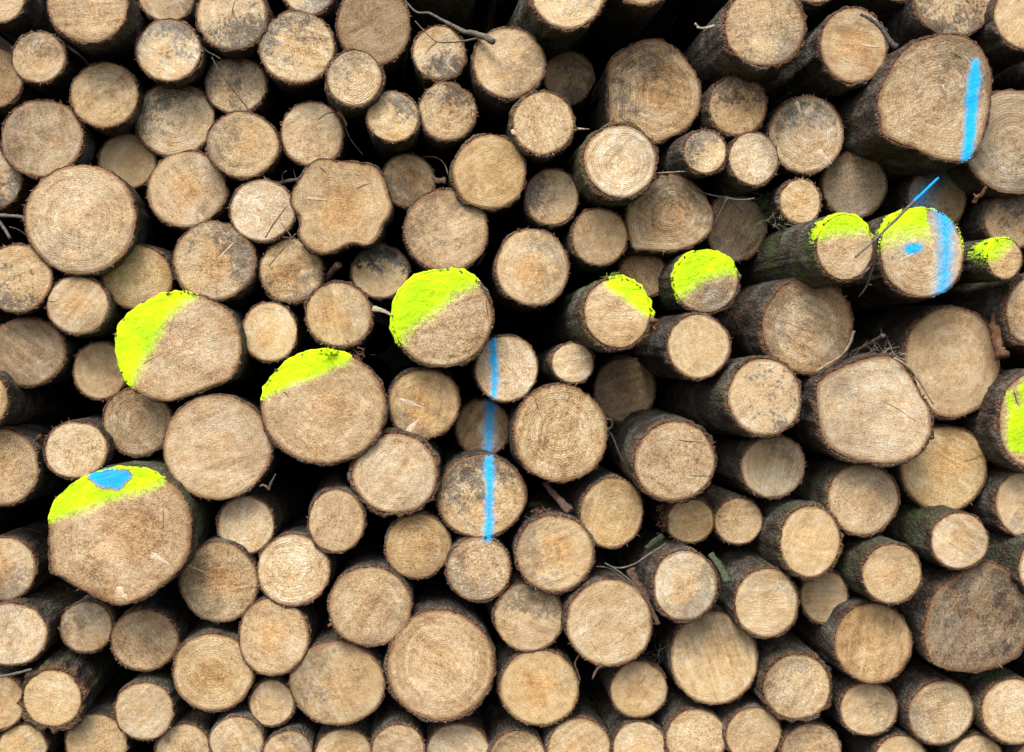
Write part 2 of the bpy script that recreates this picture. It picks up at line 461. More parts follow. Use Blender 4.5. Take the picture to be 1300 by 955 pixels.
        for colr in ('yellow', 'blue'):
            ks = [k for k, p in enumerate(paints) if p['col'] == colr]
            if not ks: continue
            vs, fs, base, cv, ed, rg = [], [], 0, [], [], []
            for V, faces, ow in ((Vf, F, of), (VB, FB, ob)):
                sel = [faces[i] for i in np.nonzero(np.isin(ow, ks))[0]]
                used = sorted({v for f in sel for v in f})
                mp = {v: base + i for i, v in enumerate(used)}
                if len(used):
                    pv = V[used]
                    if V is Vf:
                        pix = np.stack([spec['cx'] + pv[:, 0] / mpp, spec['cy'] - pv[:, 2] / mpp], 1)
                        cv += list(np.max([cover(pix, k) for k in ks], axis=0)); ed += list(T[used]); rg += list(T[used] * Rm)
                    else:
                        cv += [1.0] * len(used); ed += [0.8] * len(used); rg += [Rm] * len(used)
                vs += [V[v] for v in used]; fs += [tuple(mp[v] for v in f) for f in sel]
                base += len(used)
            o = mesh_object('paint_mark', vs, fs, mats[colr], root, True, {'cover': cv, 'edge': ed, 'ring': rg})
            for kk in WOOD_PROPS: o[kk] = float(spec[kk])
            o['label'] = f'{colr} sprayed paint mark'
        F = [f for f, o in zip(F, of) if o < 0]
        FB = [f for f, o in zip(FB, ob) if o < 0]

    face = mesh_object('cut_face', Vf, F, M_WOOD, root, True, fl)
    for kk in WOOD_PROPS:
        face[kk] = float(spec[kk])
    bark = mesh_object('bark', VB, FB, M_BARK, root, True, {'inner': inner})
    bark['seed'] = float(seed); bark['moss'] = float(spec['moss'])

    if not near: return root
    # --- torn shreds of bark and wood fibre round the rim
    for nm, m, cnt, ln, wd in (('bark_shred', M_SHRED, int(30 * spec['shred']), 0.0075, 0.0022),
                               ('torn_fibre', M_FIBRE, int(24 * spec['fibre']), 0.0075, 0.0009)):
        vs, fs = [], []
        focus = spec.get('shredat')
        for _ in range(cnt):
            a = rng.uniform(0, 2 * math.pi) if focus is None or rng.random() < 0.5 else math.radians(focus + rng.normal(0, 28))
            j = int(a / (2 * math.pi) * nb) % nb
            r = Rb[j] * mpp * rng.uniform(0.985, 1.015)
            ca, sa = math.cos(a), math.sin(a)
            L = ln * rng.uniform(0.35, 1.5); wdt = wd * rng.uniform(0.5, 1.4)
            b = np.array([r * ca, face_plane(spec, r * ca, r * sa) + rng.uniform(0.0, 0.004), r * sa])
            tang = np.array([-sa, 0, ca])
            d = np.array([ca, rng.normal(-0.25, 0.5), sa]) * rng.uniform(0.3, 1) + tang * rng.normal(0, 0.9)
            d = d / np.linalg.norm(d)
            side = np.cross(d, [0, 1, 0]); side = side / max(np.linalg.norm(side), 1e-6) * wdt
            up = np.array([0, -1, 0]) * wdt * 0.5
            mid = b + d * L * 0.55 + np.array([0, -1, 0]) * L * 0.12 * rng.normal()
            tip = b + d * L + np.array([rng.normal(), rng.normal(), rng.normal() - 0.4]) * L * 0.2
            i0 = len(vs)
            vs += [b - side, b + side, b + up * 2, mid - side * .7, mid + side * .7, mid + up, tip]
            fs += [(i0, i0 + 2, i0 + 5, i0 + 3), (i0 + 2, i0 + 1, i0 + 4, i0 + 5), (i0 + 1, i0, i0 + 3, i0 + 4),
                   (i0 + 3, i0 + 5, i0 + 6), (i0 + 5, i0 + 4, i0 + 6), (i0 + 4, i0 + 3, i0 + 6)]
        if vs:
            o = mesh_object(nm, vs, fs, m, bark if nm == 'bark_shred' else face); o['kind'] = 'stuff'
    # --- knots: spindle-shaped branch wood standing a little proud of the face; cracks: thin dark splits
    def spindle(nm, p, q, w, m, proud, skew=0.6):
        a = np.array([(p[0] - spec['cx']) * mpp, -(p[1] - spec['cy']) * mpp]); b = np.array([(q[0] - spec['cx']) * mpp, -(q[1] - spec['cy']) * mpp])
        n = 14
        dv = b - a; L = np.linalg.norm(dv); nv = np.array([-dv[1], dv[0]]) / L
        vs, fs = [], []
        for i in range(n + 1):
            t = i / n
            wid = w * mpp * (math.sin(math.pi * min(1, max(0, t)) ** skew) * 0.9 + 0.1) * (1 + 0.25 * math.sin(9 * t + seed))
            wig = 0.0012 * math.sin(5 * t + seed) if nm == 'crack' else 0.0
            for s_, h in ((-1, -0.0015), (-.5, proud), (.5, proud), (1, -0.0015)):
                c2 = a + dv * t + nv * (wid * s_ + wig)
                fy = face_y(np.array([c2[0]]), np.array([c2[1]]))[0]
                vs.append((c2[0], fy - 0.0006 - h if h > 0 else fy + 0.0006, c2[1]))
        for i in range(n):
            for s_ in range(3):
                fs.append((i * 4 + s_, i * 4 + s_ + 1, i * 4 + 5 + s_, i * 4 + 4 + s_))
        return mesh_object(nm, vs, fs, m, face)
    for (p, q, w) in spec.get('knots', []): spindle('knot', p, q, w, M_KNOT, 0.0002)
    for (p, q, w) in spec.get('cracks', []): spindle('crack', p, q, w * 0.6, M_CRACK, 0.0002)
    # --- stub of a branch left on the bark
    for (ang, y, L, r) in spec.get('stubs', []):
        a = math.radians(ang); j = int(a / (2 * math.pi) * nb) % nb
        b = np.array([Rb[j] * mpp * math.cos(a) + dirr[0] * y, y, Rb[j] * mpp * math.sin(a) + dirr[2] * y])
        d = np.array([math.cos(a), -0.5, math.sin(a)])
        tube('branch_stub', [b - d * 0.006, b + d * L * 0.5, b + d * L], [r * 1.3, r, r * 0.8], M_SHRED, bark, 8)
    return root

def tube(name, pts, radii, mat, parent=None, ns=7, lump=0.15, flat=1.0):
    pts = np.array(pts, float); radii = np.array(radii, float)
    vs, fs = [], []
    n = len(pts)
    s0 = rng.uniform(0, 100)
    ref = np.array([0.13, -0.97, 0.2])
    for i in range(n):
        t = pts[min(i + 1, n - 1)] - pts[max(i - 1, 0)]
        t = t / max(np.linalg.norm(t), 1e-9)
        u = np.cross(t, ref); u /= max(np.linalg.norm(u), 1e-9)
        w = np.cross(t, u)
        for k in range(ns):
            a = 2 * math.pi * k / ns
            rr = radii[i] * (1 + lump * vnoise(np.array([[i * 0.8 + s0, math.cos(a) * 1.5, math.sin(a) * 1.5]]), 2)[0])
            vs.append(pts[i] + u * rr * math.cos(a) + w * rr * flat * math.sin(a))
    for i in range(n - 1):
        for k in range(ns):
            fs.append((i * ns + k, i * ns + (k + 1) % ns, (i + 1) * ns + (k + 1) % ns, (i + 1) * ns + k))
    fs.append(tuple(reversed(range(ns)))); fs.append(tuple((n - 1) * ns + k for k in range(ns)))
    return mesh_object(name, vs, fs, mat, parent)

# every log whose end shows in the photo: centre and radii in photo pixels, depth in cm behind the mean face, label
LOGS = []
def L(cx, cy, rx, ry, dep, label, **k):
    LOGS.append(dict(cx=cx, cy=cy, rx=rx * 1.02, ry=ry * 1.02, dep=dep / 100.0 * (0.75 if dep > 0 else 1), label=label, **k))
def PL(cx, cy, dep, label, pts, **k):
    r = float(np.mean([math.hypot(p[0] - cx, p[1] - cy) for p in pts]))
    LOGS.append(dict(cx=cx, cy=cy, rx=r, ry=r, dep=dep / 100.0, label=label, pts=[(cx + (p[0] - cx) * 1.012, cy + (p[1] - cy) * 1.012) for p in pts], **k))

# ---- the marked logs
PL(229, 441, -6, 'big log with a yellow painted left third and dented lower right edge',
   [(149, 437), (153, 415), (166, 398), (185, 385), (208, 375), (235, 373), (258, 378), (277, 387), (293, 400), (302, 420), (305, 442), (301, 462), (290, 480),
    (265, 491), (240, 500), (218, 508), (200, 507), (186, 503), (172, 494), (160, 480), (152, 460)],
   tone=.15, grey=.15, ringamt=.3, sawamt=.4, rough=.6, sap=.3, cracks=[((181, 463), (208, 447), 0.8), ((215, 425), (220, 402), 0.6)],
   paint=[dict(col='yellow', poly=[(120, 500), (120, 340), (246, 355), (244, 378), (214, 402), (194, 440), (181, 462), (166, 492), (150, 520)], soft=3.5, deep=.035)])
PL(153, 682, -10, 'largest log on the left, yellow painted top with one blue patch in it',
   [(65, 655), (70, 640), (80, 628), (95, 615), (112, 606), (135, 600), (155, 598), (175, 599), (192, 603), (208, 611), (222, 622), (233, 637), (239, 655), (240, 680),
    (238, 700), (230, 718), (216, 733), (198, 747), (178, 759), (157, 766), (140, 762), (120, 753), (100, 743), (84, 732), (70, 724), (67, 705), (65, 680)],
   tone=.2, grey=.1, ringamt=.4, sawamt=.5, rough=.65, sap=.4, heart=.4, bark=.006, moss=.9, knots=[((190, 703), (216, 718), 4.5), ((150, 745), (163, 761), 6)],
   cracks=[((189, 702), (203, 710), 1.3), ((205, 640), (207, 690), 0.8)], 
   paint=[dict(col='yellow', poly=[(40, 662), (30, 560), (208, 560), (212, 604), (200, 616), (176, 625), (141, 634), (100, 650), (68, 660)], soft=3.5, deep=.03),
          dict(col='blue', poly=[(112, 606), (119, 600), (138, 596), (160, 599), (166, 605), (152, 621), (138, 620), (123, 617)], soft=1.6)])
L(562, 404, 62, 60, -8, 'large central log, upper left half painted yellow, dark mossy rim at upper right', tone=.12, grey=.15, ringamt=.4, rough=.7, bark=.007, moss=1.0, shredat=40,
  cracks=[((618, 380), (620, 412), 1.2)],
  paint=[dict(col='yellow', poly=[(490, 440), (480, 330), (560, 335), (610, 338), (612, 352), (598, 365), (576, 376), (559, 393), (526, 413), (512, 430), (510, 436)], soft=4, deep=.012)])
L(411, 518, 76, 70, -6, 'large round log with a yellow painted strip along its upper left edge', tone=.1, ringamt=.5, wob=.6, yel=.2, rough=.6, heart=.4, sap=.3, bark=.006,
  cracks=[((360, 498), (368, 503), 1.4)], shredat=95,
  paint=[dict(col='yellow', poly=[(320, 512), (315, 430), (450, 420), (446, 456), (425, 467), (400, 478), (370, 489), (336, 505)], soft=2.5, deep=.03)])
PL(1185, 126, -10, 'broad five-sided log at upper right with a long slanted blue stripe',
   [(1113, 136), (1116, 120), (1123, 105), (1138, 78), (1156, 60), (1183, 48), (1209, 44), (1234, 51), (1251, 68), (1260, 93), (1259, 126), (1255, 153), (1246, 181), (1229, 201),
    (1211, 203), (1184, 198), (1161, 188), (1136, 180), (1120, 170), (1117, 151)],
   grey=.45, tone=.15, ringamt=.7, stain=.6, sdx=.5, sdz=.6, bark=.007, knots=[((1198, 107), (1200, 115), 1.5)],
   cracks=[((1206, 66), (1224, 72), 1.6)],
   paint=[dict(col='blue', poly=[(1237, 74), (1246, 76), (1247, 92), (1246, 112), (1243, 150), (1238, 190), (1234, 203), (1222, 205), (1225, 180), (1228, 140), (1231, 100)], soft=2.72)])
L(1073, 315, 35, 40, -24, 'mossy-barked log jutting out at right, yellow painted along the top only', yel=.15, moss=1.0, bark=.007, shredat=150, dir_dx=-0.039, dir_dz=-.035,
  paint=[dict(col='yellow', poly=[(1030, 303), (1030, 255), (1115, 255), (1112, 300), (1096, 294), (1075, 298), (1055, 297), (1042, 303)], soft=4, deep=.05)])
L(1171, 321, 53.5, 56, -12, 'log painted yellow on top with a blue upright stripe and a short blue dash', tone=.1, ringamt=.9, grey=.2, bark=.006, knots=[((1142, 332), (1160, 322), 3)],
  paint=[dict(col='yellow', poly=[(1105, 312), (1105, 250), (1245, 250), (1235, 310), (1221, 303), (1212, 285), (1185, 294), (1166, 300), (1140, 301), (1122, 306)], soft=8, deep=.03),
         dict(col='blue', poly=[(1186, 262), (1209, 268), (1210, 290), (1209, 320), (1207, 350), (1203, 372), (1190, 374), (1193, 340), (1194, 300), (1190, 280)], soft=6.8),
         dict(col='blue', poly=[(1148, 312), (1160, 309), (1171, 310), (1172, 315), (1167, 321), (1152, 323), (1148, 320)], soft=2.04)])
L(1276, 329, 22, 25, -14, 'smallest yellow-marked log, near the right edge, yellow moss along its bark', tone=.3, moss=1.0, dir_dx=-0.033,
  paint=[dict(col='yellow', poly=[(1240, 328), (1240, 295), (1284, 295), (1282, 312), (1270, 322), (1260, 330)], soft=4, deep=.09)])
L(1313, 533, 46, 60, -10, 'log cut by the right frame edge, yellow face with dark brown streaks', tone=.35, bark=.008, moss=.2,
  cracks=[((1284, 498), (1293, 516), 2.2)],
  paint=[dict(col='yellow', poly=[(1275, 500), (1281, 495), (1286, 505), (1290, 518), (1294, 512), (1290, 495), (1297, 484), (1330, 480), (1330, 575), (1297, 577), (1282, 570), (1276, 555), (1279, 530)], soft=2.0)])
L(897, 358, 40, 38, -8, 'small log with yellow upper half and grey weathered lower half', grey=.9, ringamt=.8, stain=.5, sdz=-.8, moss=1.0, bark=.006, shredat=150,
  paint=[dict(col='yellow', poly=[(845, 382), (845, 310), (945, 310), (934, 349), (920, 348), (901, 351), (890, 357), (878, 367), (859, 378)], soft=3.5, deep=.02)])
L(784, 397, 41, 43, -16, 'log with a yellow patch on its upper right rim and green bark at left', tone=.1, yel=.25, moss=1.0, bark=.008, shred=1.5, dir_dx=-0.046, dir_dz=-.05, stubs=[(-12, .01, .02, .006)],
  paint=[dict(col='yellow', poly=[(767, 360), (775, 352), (810, 345), (840, 380), (830, 405), (813, 397), (800, 386), (786, 375), (773, 367)], soft=2.0, deep=.015)])
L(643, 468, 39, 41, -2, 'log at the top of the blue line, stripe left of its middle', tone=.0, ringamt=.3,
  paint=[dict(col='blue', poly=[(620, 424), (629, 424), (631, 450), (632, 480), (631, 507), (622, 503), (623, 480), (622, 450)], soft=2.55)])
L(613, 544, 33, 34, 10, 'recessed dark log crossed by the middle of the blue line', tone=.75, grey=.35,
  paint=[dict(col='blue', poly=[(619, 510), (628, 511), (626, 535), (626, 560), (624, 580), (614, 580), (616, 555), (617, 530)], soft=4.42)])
L(611, 631, 54, 51, -2, 'log with grey stained upper left, crossed by the blue line below the dark log', tone=.3, ringamt=.6, stain=.9, sdx=-.4, sdz=.9, sap=.5,
  paint=[dict(col='blue', poly=[(616, 578), (626, 578), (626, 600), (627, 620), (626, 650), (624, 685), (615, 685), (616, 655), (616, 625), (616, 600)], soft=3.06)])
L(608, 723, 40, 40, -2, 'log just below the foot of the blue line, faint blue at its top', ringamt=.3, stain=.5, sdx=-.8, sdz=-.5,
  paint=[dict(col='blue', poly=[(612, 676), (626, 676), (624, 684), (619, 687), (614, 685)], soft=2.55)])

# ---- top left
L(-2, -4, 32, 32, -4, 'log cut by the top left corner of the frame', yel=.2)
L(49, 73, 33, 32, -4, 'small shaggy-barked log near the top left corner', tone=.1, fibre=3, shred=2, shredat=20)
L(-6, 99, 34, 36, 4, 'brown log cut by the left edge below the corner log', tone=.5, grey=.3)
L(112, 6, 48, 47, -10, 'big pale log cut by the top edge, second from the left corner', ringamt=.5, sawamt=1.2, saw=.1)
L(132.5, 121, 41, 40, -3, 'round log with grey flecks, below the big pale one at top left', ringamt=.6, stain=.5, sdx=.4, sdz=.9)
L(52.5, 175, 50, 48, -2, 'large greyish log with orange rim near the left edge, third row', grey=.6, stain=.5, sdx=-.7, sdz=.3, shredat=10)
L(214, 64.5, 40, 38.5, -4, 'pale round log between the top edge and the log with torn lower rim', tone=-.15)
L(211, -8, 36, 35, 2, 'grey log cut by the top edge with a dark knot at its right', grey=.5, stain=.6, sdx=1)
L(294, 19, 44, 44, -5, 'pale log at top with a short dark crack above its middle', tone=-.1, cracks=[((299, 1), (292, 25), 1.2)])
L(299, 108, 38, 36, 3, 'log crossed by a long thin wire-like twig, upper left', yel=.2, ringamt=.4)
L(221, 151.5, 48, 46, 3, 'log with strong growth rings and a torn ragged lower rim', ringamt=1.0, grey=.3, shredat=280, shred=1.6, pith=(.05, -.02))
L(161.5, 204, 36, 34, 7, 'smaller grey log just above right of the big flat round log at left', grey=.5, tone=.2)
L(237, 241, 48, 47, 1, 'log with pale streak at lower right, beside the big round log at left', tone=.2, stain=.4, sdx=.8, sdz=.2, ringamt=.4)
L(308, 184, 43.5, 41, -3, 'log with pinkish reddish ring patch, third row, upper left', tone=.1, ringamt=.6, sap=.2)
L(-8, 228, 35, 36, 2, 'grey log cut by the left edge beside the big round log', grey=.5)
L(103, 278.5, 68.5, 68, -5, 'biggest unpainted log on the left, smooth with fine ring lines', tone=.25, ringamt=.7, yel=.15, sawamt=.5, saw=-.3, wob=.7, cracks=[((100, 290), (102, 322), .5)])
L(22, 354, 44, 42, -4, 'pale log with a pinkish heart at the left edge', ringamt=.6, yel=.15, pith=(-.1, 0))
L(99, 387.5, 37, 36, -4, 'small pale log with dark nick at its lower rim, left', tone=-.05, cracks=[((62, 383), (74, 382), 1.0)], stain=.3, sdx=.3, sdz=-.9)
L(173.5, 352, 44.5, 40, 0, 'log with ringed grey sapwood touching the top of the yellow-third log', sap=.7, ringamt=.6, grey=.2)
L(272, 332, 51, 48.5, -2, 'log with dark stained upper right, above the yellow-third log', tone=.3, stain=.8, sdx=.8, sdz=.6, knots=[((278, 328), (300, 305), 1.5)])
L(35, 447, 46, 42, 1, 'dull grey-brown log at the left edge, level with the yellow-third log', grey=.75, tone=.6, sap=.5)
L(127, 471, 32, 35, 5, 'small ragged log tucked behind the yellow-third log', tone=.25, grey=.2, fibre=2)
L(174, 536, 42, 42, 3, 'dark ringed log directly below the yellow-third log', grey=.6, tone=.4, ringamt=1.0, pith=(.05, .05))
L(-2, 593, 49, 48, -3, 'streaked log cut by the left edge above the largest painted log', tone=.2, yel=.2, ringamt=.3, stubs=[(40, .05, .02, .006)])
L(96, 572, 38, 35, -3, 'small pale oval log just above the blue and yellow painted log', tone=-.1)
L(275.5, 568, 66, 66, -5, 'biggest plain log between two yellow-marked ones, rough pale face', tone=-.05, ringamt=.4, wob=.7)
L(-28, 507, 37, 37, -8, 'bark side of a log whose face lies beyond the left edge', moss=.2)
L(4, 722, 38, 39, 0, 'log at the left edge beside the largest painted log, dark lower rim', stain=.6, sdz=-1, tone=.2)
L(15, 806, 43, 39, -3, 'pale log in the lower left corner with a ragged dark bottom', tone=-.1, shredat=300)
L(109, 797, 33, 32, 0, 'small grey-rimmed log under the largest painted log', grey=.4, stain=.6, sdx=-.6, sdz=.7)
L(183.5, 813, 41, 38, 0, 'brown log under the point of the largest painted log', tone=.4, yel=.2)
L(66, 888, 38, 36, -3, 'bottom row log at far left with a thick grey-green barked top', moss=.6, bark=.014, dir_dz=.03)
L(183, 903, 36, 36, -2, 'bottom row log showing only its mossy bark, lower left', moss=1, grey=.4)
L(278.5, 740, 48, 50, -2, 'round log right of the largest painted log, streak at its left rim', yel=.2, tone=.2, knots=[((237, 717), (265, 728), 1.6)])
L(270, 855, 49, 49, -2, 'ringed log in the bottom row, third from the left', yel=.3, ringamt=.7, tone=.1)
L(312, 666, 35, 36, 0, 'ragged small log below the big plain log, left of centre', tone=-.1, yel=.2, fibre=2)
L(347, 809, 43, 47, -3, 'yellowish log at lower left, right of the third bottom log', yel=.45, ringamt=.3)

# ---- top centre left
L(377, 60, 46, 45, -4, 'large pale log near the top with straight saw lines', sawamt=1.4, saw=-.25, tone=-.1)
L(392, -14, 32, 32, 1, 'grey log cut by the top edge above the large pale log', grey=.5, tone=-.1)
L(474, 32, 46, 48, 1, 'large blotchy log at the top, left of the twig-crossed small log', grey=.4, tone=.4, stain=.3, sap=.4)
L(450, 100, 33.5, 34.5, -9, 'small ringed log in front of the large blotchy top log', ringamt=.9, yel=.15, bark=.007, moss=.5, dir_dx=-0.013)
L(499, 148, 31.5, 31.5, -6, 'small log with a pale splinter, beside the ringed log below the top', tone=.05, knots=[((505, 144), (516, 153), 2.5), ((483, 122), (492, 131), 2)])
L(557.5, 68, 32.5, 33.5, -3, 'small log with a thin twig lying across it', yel=.2, tone=.1, knots=[((567, 82), (581, 93), 1.8)])
L(568, 142, 36, 36, -3, 'ringed log below the twig-crossed small log', ringamt=.8, yel=.2, shredat=0)
L(396, 171, 39, 40, 0, 'round tan log with a leafy twig tip at its upper right', yel=.3, tone=.05)
L(646, 80, 44.5, 44, -5, 'log touched by the broken end of a grey stick, top centre', stain=.5, sdx=.9, sdz=-.2, yel=.15, bark=.006)
L(621, 219, 46, 45, -4, 'tan log above and right of the stained round log at centre', yel=.3, ringamt=.4, shredat=120, bark=.006)
L(518, 230, 32, 33, 5, 'small tan log tucked right of the lobed log', tone=.3)
PL(434, 263, -5, 'lobed, pear-shaped log with wavy outline, upper centre left',
   [(371, 254), (375, 238), (385, 222), (400, 206), (414, 203), (430, 206), (447, 208), (464, 209), (478, 215), (486, 228), (492, 244), (496, 261), (493, 274), (485, 284), (481, 296), (473, 307),
    (461, 311), (448, 308), (436, 312), (425, 318), (410, 321), (397, 317), (385, 307), (380, 296), (382, 284), (381, 273), (373, 264)],
   tone=.2, ringamt=.5, stain=.25, sdx=-.6, sdz=.8, sawamt=.5, knots=[((389, 252), (415, 254), 2.5)], cracks=[((452, 239), (470, 233), 1.4), ((406, 211), (416, 223), 1.6)])
L(333, 268, 39, 38.5, -2, 'pale log left of the lobed pear-shaped log', tone=.0, stain=.2)
L(370, 344, 39, 39.5, 0, 'log with dark flecked lower right, below the lobed log', stain=.7, sdx=.4, sdz=-.7, ringamt=.5)
L(482.5, 345, 35.5, 33, 4, 'small log with a black stained top, left of the central yellow log', stain=1.3, sdx=.1, sdz=1.7, tone=.0)
L(567, 293, 51.5, 50, -2, 'round log with grey stains directly above the central yellow log', tone=.2, stain=.55, sdx=-.3, yel=.15, wob=.6)
L(430, 400, 40.5, 39.5, -3, 'log with thick dark bark and torn bottom above the yellow-strip log', fibre=2, shredat=260, shred=2, bark=.007)
L(342, 422, 35, 36, 0, 'small log with red-brown torn lower edge, above the yellow-strip log', tone=.05, yel=.15, shredat=270)

# ---- centre
L(538, 513, 44.5, 43.5, -2, 'log with two pale wedge-shaped knots, right of the yellow-strip log', yel=.3, ringamt=.5, knots=[((508, 507), (537, 518), 4), ((513, 553), (533, 531), 4.5)])
L(501, 602, 52, 48.5, -4, 'rough-barked round log below the two-knot log', fibre=2, shred=1.6, bark=.010, ringamt=.5, tone=.05)
L(427, 662, 35, 39, -4, 'oval log with a torn bark tip on top, lower centre left', yel=.35, shredat=110, bark=.006)
L(531, 694, 40, 40, -1, 'round yellowish log with fine rings, left of the blue line foot', yel=.4, ringamt=.7, sap=.3)
L(470, 770, 51, 49.5, -5, 'large clean yellowish log in the second lowest row, centre left', yel=.45, ringamt=.5, wob=.6, sap=.3, stubs=[(205, .004, .012, .004)])
L(372, 724, 44, 44.5, -3, 'pale log with pinkish arc rings along its lower right rim', tone=-.1, ringamt=.8, pith=(-.1, .1))
L(428, 868, 58, 52, -2, 'wide log in the bottom row with a dark upper left rim', grey=.3, yel=.3, tone=.2, stain=.5, sdx=-.8, sdz=.5)
L(559, 845, 67, 67, -4, 'largest log in the bottom row, pale heart within a brown band', yel=.4, sap=.7, ringamt=.6, bark=.007)
L(685, 874, 50, 46, -1, 'bottom row log just right of the largest bottom log', yel=.35, ringamt=.4, tone=.1)
L(711.5, 550, 58, 60, -5, 'big ringed log just right of the blue line', ringamt=1.0, yel=.35, wob=.7, cracks=[((677, 500), (690, 540), .9)], pith=(-.03, .02))
L(727, 461, 26, 25, -2, 'tiny pale log right of the log heading the blue line', tone=-.1, sawamt=1, saw=.1)
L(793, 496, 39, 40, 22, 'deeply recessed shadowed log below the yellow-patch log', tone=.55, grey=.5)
L(857, 586, 51, 49, -11, 'thick-barked log with two short cracks at its right side', yel=.2, bark=.008, moss=.3, cracks=[((861, 558), (894, 563), 1.4), ((876, 603), (906, 606), 1.1)], dir_dz=.05, dir_dx=-0.013)
L(777, 651, 39, 44, -2, 'upright oval yellow-tan log with a darker heart', yel=.5, ringamt=.4, tone=.1, dir_dz=.03)
L(876, 661, 29.5, 27.5, -1, 'small log with ragged bark at left, under the two-crack log', yel=.35, shredat=190, shred=1.5)
L(938, 662, 30, 29, 0, 'small orange-tan log right of the ragged small one', yel=.5, tone=.25)
L(705, 703, 48, 47, -5, 'pale log with pinkish face, right of the blue line foot', tone=-.05, yel=.1, bark=.007, dir_dz=.02, cracks=[((728, 729), (737, 731), .8)])
L(672, 784, 43, 43, -1, 'log with a dark stained top rim below the pinkish one', yel=.4, stain=.7, sdz=1.1)
L(773, 792, 53, 54, -6, 'large pale round log in the second lowest row, centre right', yel=.25, ringamt=.4, tone=-.05, dir_dz=.03, knots=[((758, 833), (764, 841), 2)])
L(870, 744, 40, 43, -9, 'bright pale log with grey lower right rim beside a green strip', tone=-.25, stain=.6, sdx=.8, sdz=-.7, bark=.007, dir_dx=-0.033, dir_dz=.03)
L(907, 836, 54, 56, -2, 'large pale log in the bottom row with a dark streak at top', tone=-.1, stain=.4, sdz=1.1, sdx=-.1, ringamt=.4)
L(811, 876, 36, 35, -1, 'small bottom row log under the large pale round one', yel=.35, tone=.1, dir_dz=.03)

# ---- top centre right
L(721, -8, 44.5, 45, -11, 'pale log at the top edge jutting out, green bark below left', tone=-.2, moss=.8, bark=.007, dir_dx=-0.033)
L(815, -32, 40, 38, -10, 'dark barked log whose face lies above the top edge, centre right', moss=.2)
L(722, 98, 31, 32, 14, 'small recessed grey log right of the stick-touched one', grey=.7, tone=.3, fibre=2)
L(689, 156, 38, 38.5, -7, 'tan log with fringed lower rim and mossy bark at left', yel=.25, fibre=3, shredat=265, moss=.9, bark=.007, knots=[((650, 165), (654, 172), 3)])
PL(829, 116, 2, 'large dark blotched log with flat left side, top centre right',
   [(773, 100), (774, 85), (780, 76), (791, 66), (811, 54), (833, 50), (851, 57), (866, 71), (879, 88), (887, 106), (889, 122), (886, 140), (876, 157), (862, 168), (846, 175), (830, 180), (812, 173),
    (790, 167), (776, 161), (774, 130)],
   tone=.5, grey=.35, ringamt=1.1, stain=.75, sdx=-.5, sdz=.2, pith=(.15, -.1), bark=.006, shredat=330)
L(788, 204, 45, 45, -10, 'jutting log with strong rings, mossy bark at left, under the blotched log', ringamt=1.0, yel=.2, tone=-.1, moss=1.0, bark=.009, stain=.25, sdx=.8, sdz=.5, dir_dx=-0.033, dir_dz=-.03)
L(936.5, 134.5, 36.5, 37.5, -1, 'round tan log left of the log with two wedge knots', yel=.25, tone=.15, bark=.006)
L(895, 193, 27, 27, -7, 'tiny pale log with dark bark at left, upper right', tone=-.15, dir_dx=-0.046, bark=.006)
L(957, 202, 31, 33, -3, 'small log right of the tiny pale one, dark nick lower left', tone=.0, ringamt=.3, shredat=200)
L(971, 35, 50, 47, -10, 'large pale log at the top edge, right of the dark gap', tone=-.1, yel=.15, bark=.010, dir_dx=-0.019, shredat=190)
L(1084, 58, 42, 46, -4, 'log with orange stains and a dark bent stick on its rim', yel=.2, knots=[((1092, 57), (1118, 60), 1.5)], bark=.007, dir_dx=-0.019)
L(1211, -3, 51, 50, 0, 'large log cut by the top edge above the blue-striped broad log', yel=.3, sawamt=1.1, saw=1.4, cracks=[((1226, -2), (1231, 4), 4)])
L(1308, 20, 44, 42, -3, 'log cut by the top right corner of the frame', tone=.15, yel=.2, bark=.007)
L(1142, -44, 46, 44, 4, 'mossy bark of a log above the top edge, right of the bent stick', moss=1.0)
L(1038, -31, 34, 34, -2, 'sliver of a log at the top edge, between two jutting pale logs', tone=-.1)
L(565, -46, 44, 42, 4, 'dark mossy log mostly above the top edge, centre', moss=1.0)
L(1024, 171, 46, 49, 2, 'ringed greenish log with two pale wedge knots, upper right', grey=.45, ringamt=1.0, knots=[((1011, 128), (1018, 147), 3.5), ((1038, 190), (1056, 209), 3.8)], sap=.3)
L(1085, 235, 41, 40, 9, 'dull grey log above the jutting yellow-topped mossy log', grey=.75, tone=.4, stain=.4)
L(1287, 180, 65, 65, -1, 'big grey ringed log behind the blue-striped broad log at right edge', grey=.7, ringamt=.9, tone=.05)
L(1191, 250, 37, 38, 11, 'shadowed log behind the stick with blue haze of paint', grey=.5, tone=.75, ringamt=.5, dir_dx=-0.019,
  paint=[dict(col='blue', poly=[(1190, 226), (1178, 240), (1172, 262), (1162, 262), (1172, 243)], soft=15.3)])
L(1016, 256, 25.5, 28, -2, 'tiny shaggy log beside the clump of pine needles', tone=-.05, fibre=3)
L(1287, 280, 37, 34, 6, 'plain grey log at the right edge above the smallest yellow one', grey=.55, tone=.25)

